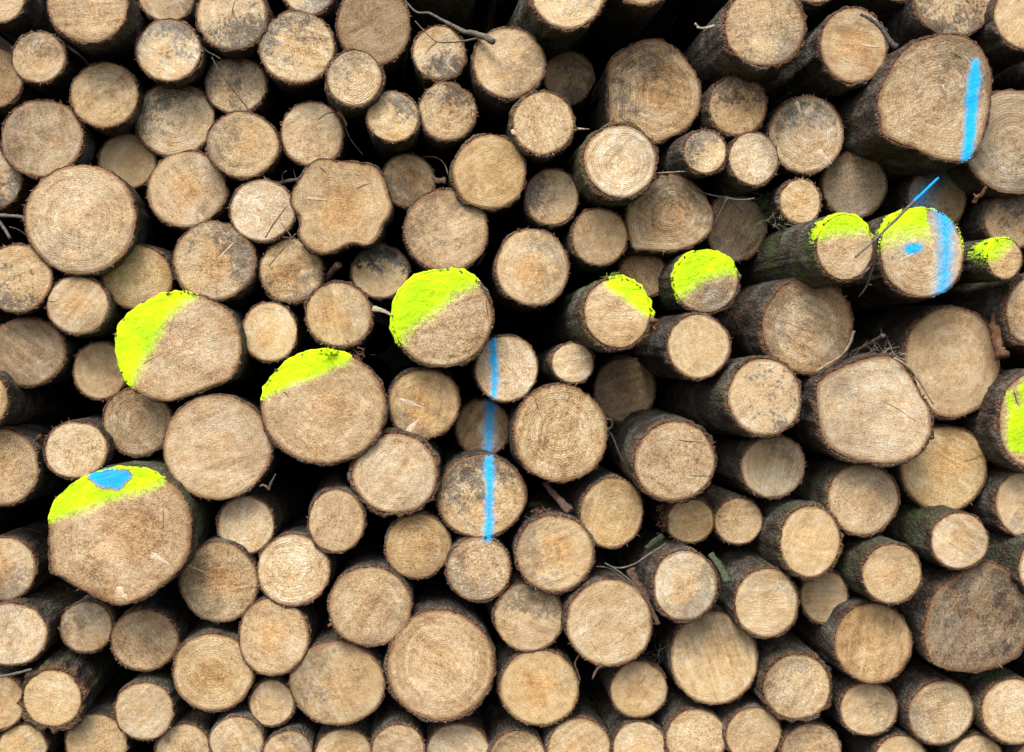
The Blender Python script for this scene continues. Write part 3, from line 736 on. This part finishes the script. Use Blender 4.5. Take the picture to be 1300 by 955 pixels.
# ---- where the photo has its caption bar the pile simply goes on down
L(-6, 893, 35, 34, -1, 'log cut by the left edge near the bottom corner, left of a thick-barked one', tone=.2)
L(345, 893, 27, 28, 1, 'small log wedged between two wide bottom logs, left of centre', tone=.3)
L(1103, 900, 36, 33, -1, 'log directly under the round brown log at lower right', tone=.2, yel=.3)
for x_, y_, r_, lab in ((28, 950, 30, 'small log cut by the bottom edge in the left corner'),
                        (122, 944, 38, 'log cut by the bottom edge, second from the left corner'),
                        (232, 952, 33, 'log cut by the bottom edge below the third ringed bottom log'),
                        (300, 943, 33, 'log cut by the bottom edge left below the small wedged log'),
                        (366, 958, 30, 'log at the bottom edge right below the small wedged log'),
                        (436, 963, 37, 'log at the bottom edge below the wide log with dark upper left rim'),
                        (506, 952, 32, 'log at the bottom edge left below the largest bottom log'),
                        (582, 959, 40, 'log at the bottom edge under the largest bottom log'),
                        (657, 962, 34, 'log at the bottom edge right below the largest bottom log'),
                        (735, 952, 40, 'log at the bottom edge left of centre right, beside a dark gap'),
                        (812, 951, 34, 'log at the bottom edge straight under the small bottom log'),
                        (884, 938, 38, 'log at the bottom edge under the large streak-topped pale log'),
                        (957, 933, 35, 'log near the bottom edge left of the bark-collared tan log'),
                        (1030, 956, 38, 'log at the bottom edge below the bark-collared tan log'),
                        (1144, 968, 34, 'log at the bottom edge left below the reddish barked log'),
                        (1241, 968, 34, 'log at the bottom edge between the reddish and greenish barked logs'),
                        (1318, 973, 32, 'log at the bottom edge in the right corner')):
    L(x_, y_, r_, r_ * .98, rng.uniform(-2, 2), lab, yel=.25)

# ---- right
L(700, 251, 34, 35, 1, 'small log with pale grey right rim, left of the jutting ringed log', grey=.3, tone=.05, sap=-.5)
L(761, 301, 34, 35, -2, 'small tan log left of the wide lopsided ringed log', tone=.15, moss=.5)
PL(850, 270, 0, 'wide lopsided ringed log with a split in the middle, right of centre',
   [(796, 270), (798, 255), (807, 244), (821, 235), (838, 224), (850, 222), (864, 224), (874, 229), (884, 238), (893, 248), (901, 260), (906, 275), (901, 294), (890, 304), (876, 312), (851, 318),
    (821, 317), (806, 316), (800, 306), (797, 290)],
   ringamt=1.1, tone=.2, grey=.25, cracks=[((851, 262), (860, 258), 2.0)], pith=(.1, -.05), sap=-.2)
L(676, 340, 46, 46.5, -3, 'pale round log with grey right rim, right of the central yellow log', ringamt=.4, stain=.5, sdx=.9, sdz=.2)
L(934, 290, 37, 43, 12, 'recessed grey-pink log behind thin crossing twigs', grey=.6, tone=.3, cracks=[((940, 298), (959, 309), .8)], wob=2)
L(816, 349, 30, 28, 9, 'small recessed tan log between two yellow-marked logs', tone=.35)
L(887, 440, 39, 40, -9, 'pale log below the half-yellow grey log, smooth dark bark at left', tone=-.15, bark=.006, dir_dx=-0.046, shredat=255)
L(1026, 414, 57, 60, -9, 'big log with brown damp crescent round its upper rim, right', tone=.2, sap=.9, pith=(-.1, -.15), ringamt=.5, cracks=[((985, 407), (1040, 424), .5)], dir_dx=-0.026, bark=.008)
L(1208, 461, 60, 69, -3, 'big smooth cleanly sawn log below the blue-dashed one', tone=.15, yel=.15, ringamt=.4, sawamt=.2, sap=.3, rough=.5, bark=.006)
L(1318, 396, 40, 44, -8, 'log cut by the right edge with knobbly dark bark, mid height', tone=.1, bark=.010, ringamt=.5)
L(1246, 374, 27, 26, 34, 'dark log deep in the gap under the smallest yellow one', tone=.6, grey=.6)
PL(1109, 522, -12, 'big pear-shaped pale log with thick brown rim, right of centre',
   [(1037, 500), (1040, 486), (1052, 476), (1070, 467), (1086, 461), (1102, 456), (1118, 454), (1133, 456), (1146, 465), (1155, 477), (1163, 491), (1172, 507), (1180, 522), (1183, 537), (1180, 556),
    (1166, 575), (1152, 583), (1138, 587), (1122, 588), (1106, 586), (1080, 581), (1060, 571), (1048, 558), (1042, 540), (1039, 520)],
   tone=-.05, stain=.3, sdx=-.9, sdz=-.2, bark=.009, ringamt=.4, cracks=[((1120, 508), (1165, 535), .6)])
L(1199, 596, 54, 53, 0, 'round log with greenish lower left rim, under the smooth one', yel=.45, ringamt=.4, cracks=[((1225, 586), (1250, 577), .8)])
L(971, 505, 46, 47, -14, 'jutting log with bluish-black stains and a long dark bark side', stain=.9, sdx=.3, sdz=-.2, grey=.2, dir_dx=-0.033, bark=.007, moss=.5, stubs=[(-35, .01, .012, .008)])
L(1096, 634, 45.5, 45, -6, 'log with orange streaks and grey right side, green bark at left', stain=.35, sdx=1, tone=.05, moss=.8, dir_dx=-0.033, dir_dz=.02, bark=.007)
L(982, 592, 40, 39, -4, 'pale grey log with a ragged dark right rim, below the stained jutting one', grey=.45, tone=-.15, stain=.6, sdx=1, fibre=2, dir_dx=-0.026)
L(1305, 640, 40, 42, -4, 'log cut by the right edge below the yellow-faced one', tone=.2, yel=.15, bark=.007)
L(1029, 688, 38, 44, -8, 'upright oval log with bright streaks and green bark at left', yel=.25, tone=-.05, moss=.9, dir_dx=-0.039, dir_dz=.03, bark=.008)
L(1218, 687, 36, 35, -10, 'pale log jutting out at right, smooth green bark at left', yel=.3, tone=-.1, moss=.9, dir_dx=-0.046, dir_dz=.02, sawamt=1, saw=-.6)
L(1132.5, 729.5, 37, 37, -11, 'log with torn bottom tip and green-grey bark at upper left', tone=.0, yel=.2, moss=.7, dir_dx=-0.033, dir_dz=.03, bark=.006, shredat=260)
L(1047, 758, 30, 33, 1, 'small teardrop-shaped dull log under the bright streaked oval one', tone=.35, yel=.3)
L(973, 767, 41, 43, -6, 'pale log left of the teardrop-shaped one', tone=-.1, yel=.15, moss=.3, dir_dz=.03, dir_dx=-0.019, bark=.006)
L(1109, 817, 48.5, 49, -5, 'round brown log in the lowest full row, right', yel=.4, tone=.3, ringamt=.5, stubs=[(170, .03, .008, .004)])
PL(1240, 782, -7, 'big weathered grey boulder-shaped log at the lower right',
   [(1175, 811), (1175, 796), (1178, 780), (1186, 758), (1195, 746), (1206, 738), (1226, 725), (1249, 715), (1264, 718), (1278, 726), (1299, 743), (1309, 771), (1307, 800), (1294, 831), (1280, 840),
    (1264, 846), (1250, 851), (1234, 852), (1218, 851), (1201, 849), (1186, 841), (1178, 828)],
   grey=.75, tone=.6, rough=.6, stain=.8, sdx=.2, sdz=.2, bark=.006, sap=.2, cracks=[((1262, 782), (1275, 790), 1.5)])
L(1012, 873, 42, 40, -3, 'bright tan log in the bottom row with a bark collar on top', yel=.4, tone=-.05, bark=.010, dir_dz=.04, ringamt=.4)
L(1195, 905, 42, 40, -2, 'reddish barked log at the bottom edge under the grey boulder-shaped one', moss=.1)
L(1288, 903, 40, 40, -4, 'greenish barked log in the lower right corner', moss=.9)
L(1336, 722, 42, 42, -10, 'dark bark of a log beyond the right edge, above the boulder-shaped one', moss=.5)

# logs of the same pile beyond the edges of the picture, so that it goes on to the sides, above and below
n_seen = len(LOGS)
circ = [(s['cx'], s['cy'], max(s['rx'], s['ry']) + 4) for s in LOGS]
for target_r in (62, 52, 44, 36, 28):
    for _ in range(2600):
        x, y = rng.uniform(-300, 1600), rng.uniform(-250, 980)
        r = target_r * rng.uniform(0.88, 1.1)
        if x + r > -6 and x - r < W_PX + 6 and y + r > -6: continue
        if y + r > 1000: continue
        if any((x - a) ** 2 + (y - b) ** 2 < (r + c) ** 2 for a, b, c in circ): continue
        circ.append((x, y, r + 4))
        where = 'left edge' if x < 0 else 'right edge' if x > W_PX else 'top edge'
        LOGS.append(dict(cx=x, cy=y, rx=r, ry=r * rng.uniform(.94, 1.04), dep=rng.uniform(-.03, .05),
                         label=f'plain log of the pile hidden beyond the {where}', group=f'plain logs beyond the {where}', far=True))

for i, s in enumerate(LOGS):
    r = np.random.default_rng(100 + i)
    s['seed'] = float(r.uniform(0, 60))
    base = dict(tone=0.12, grey=0.12, ringamt=0.25, ringfreq=0, stain=0.12, sdx=0.2, sdz=0.3, saw=r.uniform(-1.5, 1.5), sawamt=r.uniform(.45, .95),
                yel=0.12, sap=0.15, moss=0.15, fleck=r.choice([.0, .15, .35, .7]), heart=r.choice([0., .25, .6]), rough=r.choice([.35, .5, .6, .75]), shred=r.choice([.2, .5, 1.0]), fibre=r.choice([.2, .5, 1.0]), pith=tuple(r.uniform(-.12, .12, 2)), rot=0.0)
    if 'stain' not in s and 'paint' not in s:            # the upper half of the pile is more weathered
        a_ = r.uniform(0, 6.28)
        s['stain'] = r.choice([0, .3, .6, .9]) if s['cy'] < 460 else r.choice([0, 0, .25, .5])
        s['sdx'], s['sdz'] = .8 * math.cos(a_), .8 * math.sin(a_)
    for k, v in base.items(): s.setdefault(k, v)
    s['tone'] += r.uniform(-.24, .22)
    s['yel'] = max(0.0, s['yel'] + r.uniform(-.3, .35))
    s['heart'] = s['heart'] * r.uniform(.5, 1.4)
    s['grey'] = min(1.0, s['grey'] + r.uniform(0, .12))
    s['ringfreq'] = 2 * math.pi / r.uniform(.0046, .0072)
    sc = (FACE_D + s['dep']) / F_PX * max(20, s['rx'])
    s['sdx'] /= sc * 1.6; s['sdz'] /= sc * 1.6
    s['taper'] = r.uniform(.01, .05)
    s['bend'] = r.uniform(-.12, .12, 2)
    d = AXIS.copy() + np.array([s.get('dir_dx', 0), 0, s.get('dir_dz', 0)])
    s['dir'] = d
    s['fa'] = 0.5 * -d[0] + r.normal(0, .035); s['fb'] = 0.5 * -d[2] + r.normal(0, .035)

# the far ends are eased apart so that neighbouring logs lie side by side and do not run through each other
cen = np.array([to_world(s['cx'], s['cy'], FACE_D + s['dep']) for s in LOGS])
rad = np.array([(s['rx'] + s['ry']) / 2 * (FACE_D + s['dep']) / F_PX + s.get('bark', .0045) for s in LOGS])
dirs = np.array([s['dir'] for s in LOGS])
REF = 0.7
p = cen[:, [0, 2]] + dirs[:, [0, 2]] * REF
home = p.copy()
rr = rad * 0.96
for it in range(80):
    dlt = p[:, None] - p[None]
    dist = np.hypot(dlt[..., 0], dlt[..., 1]) + np.eye(len(p)) * 9
    ov = np.clip(rr[:, None] + rr[None] - dist, 0, None)
    p += ((ov / np.maximum(dist, 1e-6))[..., None] * dlt).sum(1) * 0.25
    off = p - home
    ln = np.hypot(*off.T)
    p = home + off * np.minimum(1, 0.035 / np.maximum(ln, 1e-9))[:, None]
for s, a, b in zip(LOGS, p, cen):
    s['dir'] = np.array([(a[0] - b[0]) / REF, 1.0, (a[1] - b[2]) / REF])

for s in LOGS:
    build_log(s, near=not s.get('far'))

# ------------------------------------------------------------------ ground
def soil_material():
    k = NT('dark_damp_soil')
    P = k.coord()
    a = k.noise(P, 22, 5, 0.65); b = k.noise(P, 150, 4, 0.7)
    v = k.math('ADD', k.math('MULTIPLY', a, .5), k.math('MULTIPLY', b, .5))
    k.bump(v, 0.9, 0.012)
    k.b.inputs['Roughness'].default_value = 0.95
    k.b.inputs['Specular IOR Level'].default_value = 0.05
    col = k.ramp(v, [(.3, (.004, .003, .0022)), (.52, (.013, .0095, .0065)), (.72, (.038, .027, .018))])
    return k.done(col)
M_SOIL = soil_material()
M_LITTER = plain_material('forest_litter', (.012, .007, .004), (.085, .05, .028), 40)
SOIL_Z = CAM_Z - (1003 - H_PX / 2) / F_PX * (FACE_D - 0.02)     # soil at the foot of the pile
def ground_z(x, y):
    q = np.stack([x * 5, y * 5, 0 * x], 1)
    n = 0.020 * vnoise(q, 1) + 0.007 * vnoise(q * 3.3, 2) + 0.004 * vnoise(q * 9, 3) + 0.002 * vnoise(q * 23, 4)
    sky_block = np.clip((y - FACE_D - 2.75) / 1.6, 0, 1) * 6.5 + np.clip((y - FACE_D - 4.5) / 60, 0, 1) * 4  # unseen rise added behind the pile to keep sky light out of the gaps
    return SOIL_Z + n + sky_block
xs = np.concatenate([[-400, -150, -60, -25, -10, -6, -4, -3], np.linspace(-2.2, -1.35, 16), np.linspace(-1.3, 1.3, 300), np.linspace(1.35, 2.2, 16), [3, 4, 6, 10, 25, 60, 150, 400]])
ys = np.concatenate([[-400, -150, -60, -25, -10, -5, -2.5, -1, 0, .8, 1.4, 1.8], np.linspace(2.0, FACE_D + .15, 90), FACE_D + np.array([.3, .6, 1, 1.5, 2, 2.4, 2.7, 3, 3.4, 3.8, 4.4, 6, 13, 38, 100, 400])])
GX, GY = np.meshgrid(xs, ys)
gx, gy = GX.ravel(), GY.ravel()
gz = ground_z(gx, gy)
nx = len(xs)
gf = [(j * nx + i, j * nx + i + 1, (j + 1) * nx + i + 1, (j + 1) * nx + i) for j in range(len(ys) - 1) for i in range(nx - 1)]
g = mesh_object('ground', np.stack([gx, gy, gz], 1), gf, M_SOIL)
g['kind'] = 'structure'
# litter of needles, bark crumbs and clods at the foot of the pile
def litter(name, label, mat, n, rlo, rhi, slim):
    vs, fs = [], []
    X_, Y_ = rng.uniform(-1.3, 1.3, n * 3), rng.uniform(2.1, FACE_D + .06, n * 3)
    keep = vnoise(np.stack([X_ * 6, Y_ * 9, 0 * X_ + n], 1), 5) + rng.normal(0, .35, n * 3) > .35      # in drifts
    X_, Y_ = X_[keep][:n], Y_[keep][:n]
    Z_ = ground_z(X_, Y_)
    for x, y, z in zip(X_, Y_, Z_):
        r = rng.uniform(rlo, rhi); o = rng.uniform(0, 6.28)
        i0 = len(vs)
        d = np.array([math.cos(o), math.sin(o), rng.normal(0, .25)]); e = np.array([-math.sin(o), math.cos(o), rng.normal(0, .3)]) * slim
        c = np.array([x, y, z + r * .15])
        vs += [c - d * r, c - e * r, c + d * r, c + e * r, c + np.array([0, 0, r * slim * .8])]
        fs += [(i0, i0 + 1, i0 + 4), (i0 + 1, i0 + 2, i0 + 4), (i0 + 2, i0 + 3, i0 + 4), (i0 + 3, i0, i0 + 4)]
    o = mesh_object(name, vs, fs, mat, None, False)
    o['kind'] = 'stuff'; o['label'] = label; o['category'] = 'litter'
litter('soil_crumbs', 'crumbs of dark soil along the foot of the pile', M_SOIL, 3500, .002, .009, .7)
litter('bark_litter', 'brown bark crumbs and needles strewn on the soil below the pile', M_LITTER, 1800, .003, .012, .25)

# ------------------------------------------------------------------ sticks, bark strips, grass caught between the logs
def smooth_line(pts, n=6):
    pts = [np.array(p, float) for p in pts]
    if len(pts) < 3:
        return [pts[0] + (pts[-1] - pts[0]) * t for t in np.linspace(0, 1, n)]
    ext = [2 * pts[0] - pts[1]] + pts + [2 * pts[-1] - pts[-2]]
    out = []
    for i in range(1, len(ext) - 2):
        a, b, c, d = ext[i - 1:i + 3]
        for t in np.linspace(0, 1, n, endpoint=False):
            out.append(0.5 * (2 * b + (c - a) * t + (2 * a - 5 * b + 4 * c - d) * t * t + (3 * b - a - 3 * c + d) * t ** 3))
    return out + [ext[-2]]
def line3(path, dep0, dep1):
    """photo path -> points in the place; the stick leans from depth dep0 to dep1 (cm)"""
    q = smooth_line(path)
    n = len(q)
    res = []
    for i, a in enumerate(q):
        D = FACE_D + (dep0 + (dep1 - dep0) * i / (n - 1)) / 100
        res.append(to_world(a[0], a[1], D))
    return np.array(res)
def stick(name, cat, label, mat, path, r0, r1, dep0, dep1, side=(), group=None, flat=1.0, ns=7, lump=.3):
    """r in photo pixels; side: further (path, r0, r1, dep0, dep1) branches as parts"""
    pts = line3(path, dep0, dep1)
    base = pts[0]
    mpp = FACE_D / F_PX
    o = tube(name, pts - base, np.linspace(r0, r1, len(pts)) * mpp, mat, None, ns, lump, flat)
    o.location = base
    o['label'] = label; o['category'] = cat
    if group: o['group'] = group
    for (pth, a, b, d0, d1, *m) in side:
        q = line3(pth, d0, d1) - base
        tube(m[1] if len(m) > 1 else 'side_twig', q, np.linspace(a, b, len(q)) * mpp, m[0] if m else mat, o, 6, .25)
    return o

stick('broken_stick', 'stick', 'broken grey stick with thin tail resting on a log at top centre', M_TWIG,
      [(627, 53), (612, 46), (600, 42), (589, 40), (577, 34), (560, 25), (545, 17), (528, 15), (512, -2)], 4.2, .8, -9, 2)
stick('thin_twig', 'twig', 'thin curved twig lying across a small log at top centre', M_TWIG, [(605, 49), (590, 52), (570, 54), (555, 53), (543, 44), (527, 27)], 1.3, .7, -8, -5,
      side=[([(555, 53), (547, 60), (539, 69)], .9, .4, -5, -5)])
stick('bent_stick', 'stick', 'dark bent stick on the rim of an orange-stained log, upper right', M_TWIGDARK, [(1092, 18), (1104, 24), (1116, 33), (1125, 45), (1133, 56), (1139, 60)], 1.6, 3.6, -14, -16)
stick('blue_tipped_stick', 'stick', 'long straight stick with a blue painted end, right side', M_TWIG, [(1160, 256), (1135, 281), (1110, 305), (1086, 327)], 1.9, 1.2, -18, -30,
      side=[([(1191, 226), (1176, 241), (1160, 256)], 1.6, 2.0, -12, -18, M_BLUETIP, 'painted_tip')])
stick('forked_twig', 'twig', 'pale forked twig hanging between two yellow-topped logs at right', M_TWIG, [(1113, 300), (1110, 322), (1106, 342), (1101, 361)], 3.0, 1.8, -24, -20,
      side=[([(1104, 340), (1094, 348), (1083, 352)], 1.3, .7, -26, -27), ([(1101, 361), (1096, 370), (1090, 377)], 1.4, .5, -20, -19), ([(1100, 361), (1107, 362)], 1.2, .8, -20, -20)])
stick('broken_branch', 'stick', 'short broken branch pointing up right below the yellow-topped mossy log', M_TWIG, [(1080, 448), (1098, 440), (1112, 432), (1122, 426)], 2.6, 2.8, 2, -8,
      side=[([(1115, 430), (1119, 423), (1118, 417)], 1, .5, -7, -8)])
stick('bark_fibre', 'bark strip', 'grey fibre curling over the smooth clean log at right', M_GRASS, [(1135, 455), (1148, 462), (1160, 474), (1172, 492), (1184, 512)], 1.6, 1.0, -14, -10)
stick('bark_fibre', 'bark strip', 'grey fibre strand along the lower right rim of the crescent log', M_GRASS, [(1084, 420), (1078, 438), (1066, 453), (1050, 463), (1036, 472)], 1.8, 1.2, -12, -12)
stick('dark_twig', 'twig', 'thin pale twig under the jutting strongly ringed log', M_GRASS, [(832, 220), (850, 219), (868, 218), (885, 219), (904, 223)], .9, .7, -5, -4)
stick('pale_twig', 'twig', 'pale forked twig crossing the recessed grey-pink log', M_TWIG, [(884, 241), (900, 247), (922, 251), (940, 254), (958, 252)], .9, 1.2, 0, -2,
      side=[([(923, 252), (915, 268), (908, 284)], 1.2, .8, -2, 0), ([(925, 252), (935, 262), (942, 270)], .8, .5, -2, 4)])
stick('bark_chunk', 'bark', 'brown tapering piece of bark under the big ringed central log', M_STRIP, [(691, 613), (703, 627), (714, 639), (724, 649)], 3.5, 6.5, 2, -4, flat=.5)
stick('hooked_twig', 'twig', 'dark hooked twig right of the big ringed central log', M_TWIGDARK, [(770, 532), (776, 534), (777, 541), (772, 547), (777, 553), (786, 575), (796, 597)], 1.8, 1.3, -6, -2)
stick('bark_chip', 'bark', 'reddish curled bark piece standing between two pale logs, lower centre right', M_STRIP, [(800, 722), (805, 733), (812, 744), (820, 756), (824, 762)], 5.5, 3.0, -4, -6, flat=.5, lump=.6)
stick('bark_chip', 'bark', 'narrow split bark sliver right of the large pale round log', M_STRIP, [(815, 752), (823, 765), (830, 780), (836, 793)], 1.8, 3.2, -10, -10, flat=.5)
stick('dark_twig', 'twig', 'grey twig arcing to the green bark strip, lower centre right', M_TWIG, [(845, 690), (834, 698), (821, 706), (806, 716), (790, 721), (778, 720), (768, 715)], 1.6, 1.0, -2, -6,
      side=[([(768, 715), (785, 725), (803, 740), (818, 760)], .9, .7, -6, -9), ([(757, 719), (775, 722), (792, 735)], .7, .6, -4, -7)])
stick('green_bark_strip', 'bark strip', 'green mossy bark strip right of the bright pale log', M_GREEN, [(902, 703), (910, 714), (919, 728), (924, 739)], 4.5, 5.0, -4, -8, flat=.4)
stick('green_bark_strip', 'bark strip', 'green mossy bark strip above left of the bright pale log', M_GREEN, [(820, 696), (829, 689), (842, 680)], 3.2, 4.0, -1, -2, flat=.4)
stick('branch_stub', 'stick', 'brown stub of a branch above the torn dark-barked log', M_STRIP, [(412, 358), (420, 347), (430, 336)], 3.6, 4.6, 4, -2)
stick('wood_chip', 'wood chip', 'pale curled wood chip left of the central yellow log', M_GRASS, [(473, 392), (480, 393), (490, 396), (498, 401)], 4.6, 1.2, -2, -4, flat=.35)
stick('dark_twig', 'twig', 'grey broken branch behind the top of the lobed log', M_TWIG, [(352, 233), (364, 230), (380, 228)], 2.2, 2.8, 2, 3, side=[([(360, 231), (358, 222), (364, 217)], .9, .5, 2, 0), ([(376, 229), (372, 214)], .9, .5, 3, 3)])
stick('pale_twig', 'twig', 'fine twig across the pale log left of the lobed one', M_TWIG, [(337, 302), (345, 288), (355, 274), (364, 262)], .9, .6, -4, -5)
stick('pale_twig', 'twig', 'fine twig across the dark flecked log below the lobed one', M_TWIG, [(341, 338), (352, 325), (363, 312), (375, 297)], .9, .7, -3, -4, side=[([(370, 301), (364, 292), (358, 284)], .9, .4, -4, -3), ([(370, 302), (358, 301)], .7, .4, -4, -3)])
stick('pale_stick', 'stick', 'grey stick from the left edge to the big round log', M_TWIG, [(-15, 274), (5, 274), (20, 275), (33, 276)], 2.6, 2.0, 0, -3, side=[([(-6, 276), (4, 288), (13, 303)], 1.9, 2.2, 0, -2), ([(12, 288), (24, 292), (35, 300)], .7, .5, 2, 2)])
stick('wire_twig', 'twig', 'long dark wire-thin twig across an upper left log', M_TWIGDARK, [(269, 73), (281, 94), (295, 113), (309, 131), (320, 145)], .9, .8, -4, -6)
stick('wire_twig', 'twig', 'short dark twig between two pale logs at upper left', M_TWIGDARK, [(257, 60), (264, 66), (272, 70), (280, 75)], 1.2, .9, -2, -4)
stick('leafy_twig', 'twig', 'curved twig tip with a dry leaf on the round tan log', M_TWIG, [(404, 152), (412, 146), (420, 143), (430, 143)], .7, 1.2, -5, -3,
      side=[([(430, 143), (436, 150), (441, 160)], 3.4, .6, -3, -4, M_LEAF, 'leaf'), ([(436, 153), (444, 175), (461, 197)], .8, .6, -2, 2)])
stick('split_splinter', 'splinter', 'pale upright splinter right of the big plain log', M_TWIG, [(341, 622), (345, 612), (350, 602)], 2.2, .7, -4, -6, side=[([(341, 620), (334, 616), (330, 618)], 2.0, .8, -4, -5)])
stick('curled_leaf', 'leaf', 'curled brown leaf below the big grey ringed log at right', M_LEAF, [(1236, 258), (1241, 250), (1247, 246), (1252, 237)], 3.2, 2.0, -3, -6, flat=.4, side=[([(1240, 251), (1236, 246)], 2.4, .6, -4, -4, M_LEAF, 'leaf_lobe')])
stick('knobbly_root', 'root', 'knobbly dark root hanging beside the smooth clean log at right', M_SHRED, [(1274, 372), (1268, 390), (1262, 408), (1264, 425), (1268, 440), (1272, 454)], 3.5, 7.0, -2, -8, lump=.7, ns=10)
stick('bent_twig', 'twig', 'bottom left twig below the ragged pale corner log', M_TWIG, [(-5, 860), (12, 857), (28, 853), (40, 850)], 1.8, 1.6, -4, -4)
stick('bark_fibre', 'bark strip', 'thin curling fibre on the bottom log right of the largest bottom one', M_STRIP, [(735, 832), (730, 842), (733, 852), (737, 864)], 1.3, .9, -4, -4)
stick('bark_fibre', 'bark strip', 'dark bark curl under the large pale round log', M_STRIP, [(765, 845), (758, 850), (752, 862)], 2.2, 1.4, -6, -6)
stick('curved_twig', 'twig', 'thin arching twig over the small tan log right of the lobed one', M_TWIG, [(537, 199), (553, 200), (564, 208), (569, 222)], .8, .8, 4, 0)
stick('rust_bark_curl', 'bark', 'rust-brown bark curl left of the tan log at upper centre', M_STRIP, [(549, 224), (557, 230), (566, 229)], 2.2, 4.5, 0, -2, flat=.5, lump=.6)
stick('wood_splinter', 'splinter', 'pale splinter pointing right from the fringed mossy log', M_GRASS, [(733, 164), (740, 164), (748, 164)], 2.0, .4, -5, -6)
stick('wood_splinter', 'splinter', 'pale splinter left of the large pale log at the top right', M_GRASS, [(885, 35), (895, 36), (908, 33)], 1.4, 2.0, -10, -12, side=[([(882, 30), (888, 35)], 1.8, .8, -10, -10)])

def tuft(name, cat, label, mat, c, dep, spread, n, rlen, rw, bias=(0, 0)):
    base = to_world(c[0], c[1], FACE_D + dep / 100)
    mpp = FACE_D / F_PX
    vs, fs = [], []
    for _ in range(n):
        p = np.array([rng.normal() * spread[0], rng.normal() * 10, rng.normal() * spread[1]]) * mpp
        a = rng.uniform(0, 2 * math.pi)
        d = np.array([math.cos(a) + bias[0], rng.normal(0, .5), math.sin(a) + bias[1]]); d /= np.linalg.norm(d)
        Ln = rlen * mpp * rng.uniform(.5, 1.3)
        bend = np.array([rng.normal(), rng.normal(), rng.normal() - .4]) * Ln * .22
        u = np.cross(d, [0, 1, 0.01]); u /= np.linalg.norm(u)
        w = np.cross(d, u)
        i0 = len(vs)
        for t, k in ((0, 1), (.5, .9), (1, .35)):
            q = p + d * Ln * t + bend * t * t
            for m_ in range(3):
                an = m_ * 2.094
                vs.append(q + (u * math.cos(an) + w * math.sin(an)) * rw * mpp * k)
        for s_ in range(2):
            for m_ in range(3):
                fs.append((i0 + s_ * 3 + m_, i0 + s_ * 3 + (m_ + 1) % 3, i0 + s_ * 3 + 3 + (m_ + 1) % 3, i0 + s_ * 3 + 3 + m_))
    o = mesh_object(name, vs, fs, mat)
    o.location = base
    o['label'] = label; o['category'] = cat; o['kind'] = 'stuff'
    return o
tuft('needle_clump', 'pine needles', 'clump of dull green conifer needles beside the tiny shaggy log', M_NEEDLE, (971, 262), 8, (5, 10), 70, 17, .5, (0, -.3))
tuft('needle_clump', 'pine needles', 'loose needles under the tiny shaggy log at right', M_NEEDLE, (985, 286), -1, (12, 6), 35, 16, .5, (.3, 0))
tuft('grass_tangle', 'dry grass', 'tangle of dry grass on top of the big pear-shaped pale log', M_GRASS, (1118, 450), -6, (15, 4), 60, 18, .45, (0, .1))
tuft('bark_shreds', 'bark', 'clump of brown bark shreds over the yellow-strip log', M_SHRED, (452, 448), 0, (7, 5), 50, 9, 1.0, (.3, -.5))
tuft('bark_shreds', 'bark', 'rusty shreds at the lower right of the yellow-patch log', M_LEAF, (829, 414), -14, (3, 4), 30, 6, 1.1, (.2, -.6))
tuft('bark_shreds', 'bark', 'dark shreds left of the small log under the two-crack log', M_SHRED, (843, 655), -1, (4, 8), 40, 7, 1.0, (-.3, -.2))
tuft('grass_tangle', 'dry grass', 'dark root fibres above the small bottom log at centre right', M_TWIGDARK, (835, 832), 2, (10, 8), 40, 16, .5, (0, .1))
tuft('bark_shreds', 'bark', 'brown shreds below the half-yellow weathered log', M_SHRED, (922, 392), 0, (8, 8), 60, 16, 1.0, (.2, -.8))
tuft('moss_tuft', 'moss', 'green moss tuft on top of the yellow-patch log', M_MOSS, (776, 352), -12, (3, 1.5), 24, 9, .9, (0, 1.0))
tuft('moss_tuft', 'moss', 'bright moss tuft on the rim of the yellow-strip log', M_YMOSS, (419, 449), -7, (5, 1.5), 40, 6, 1.2, (0, .8))
tuft('bark_shreds', 'bark', 'dark shreds above the pinkish pale log right of the blue line', M_SHRED, (690, 653), -2, (8, 3), 35, 7, 1.0, (0, .4))
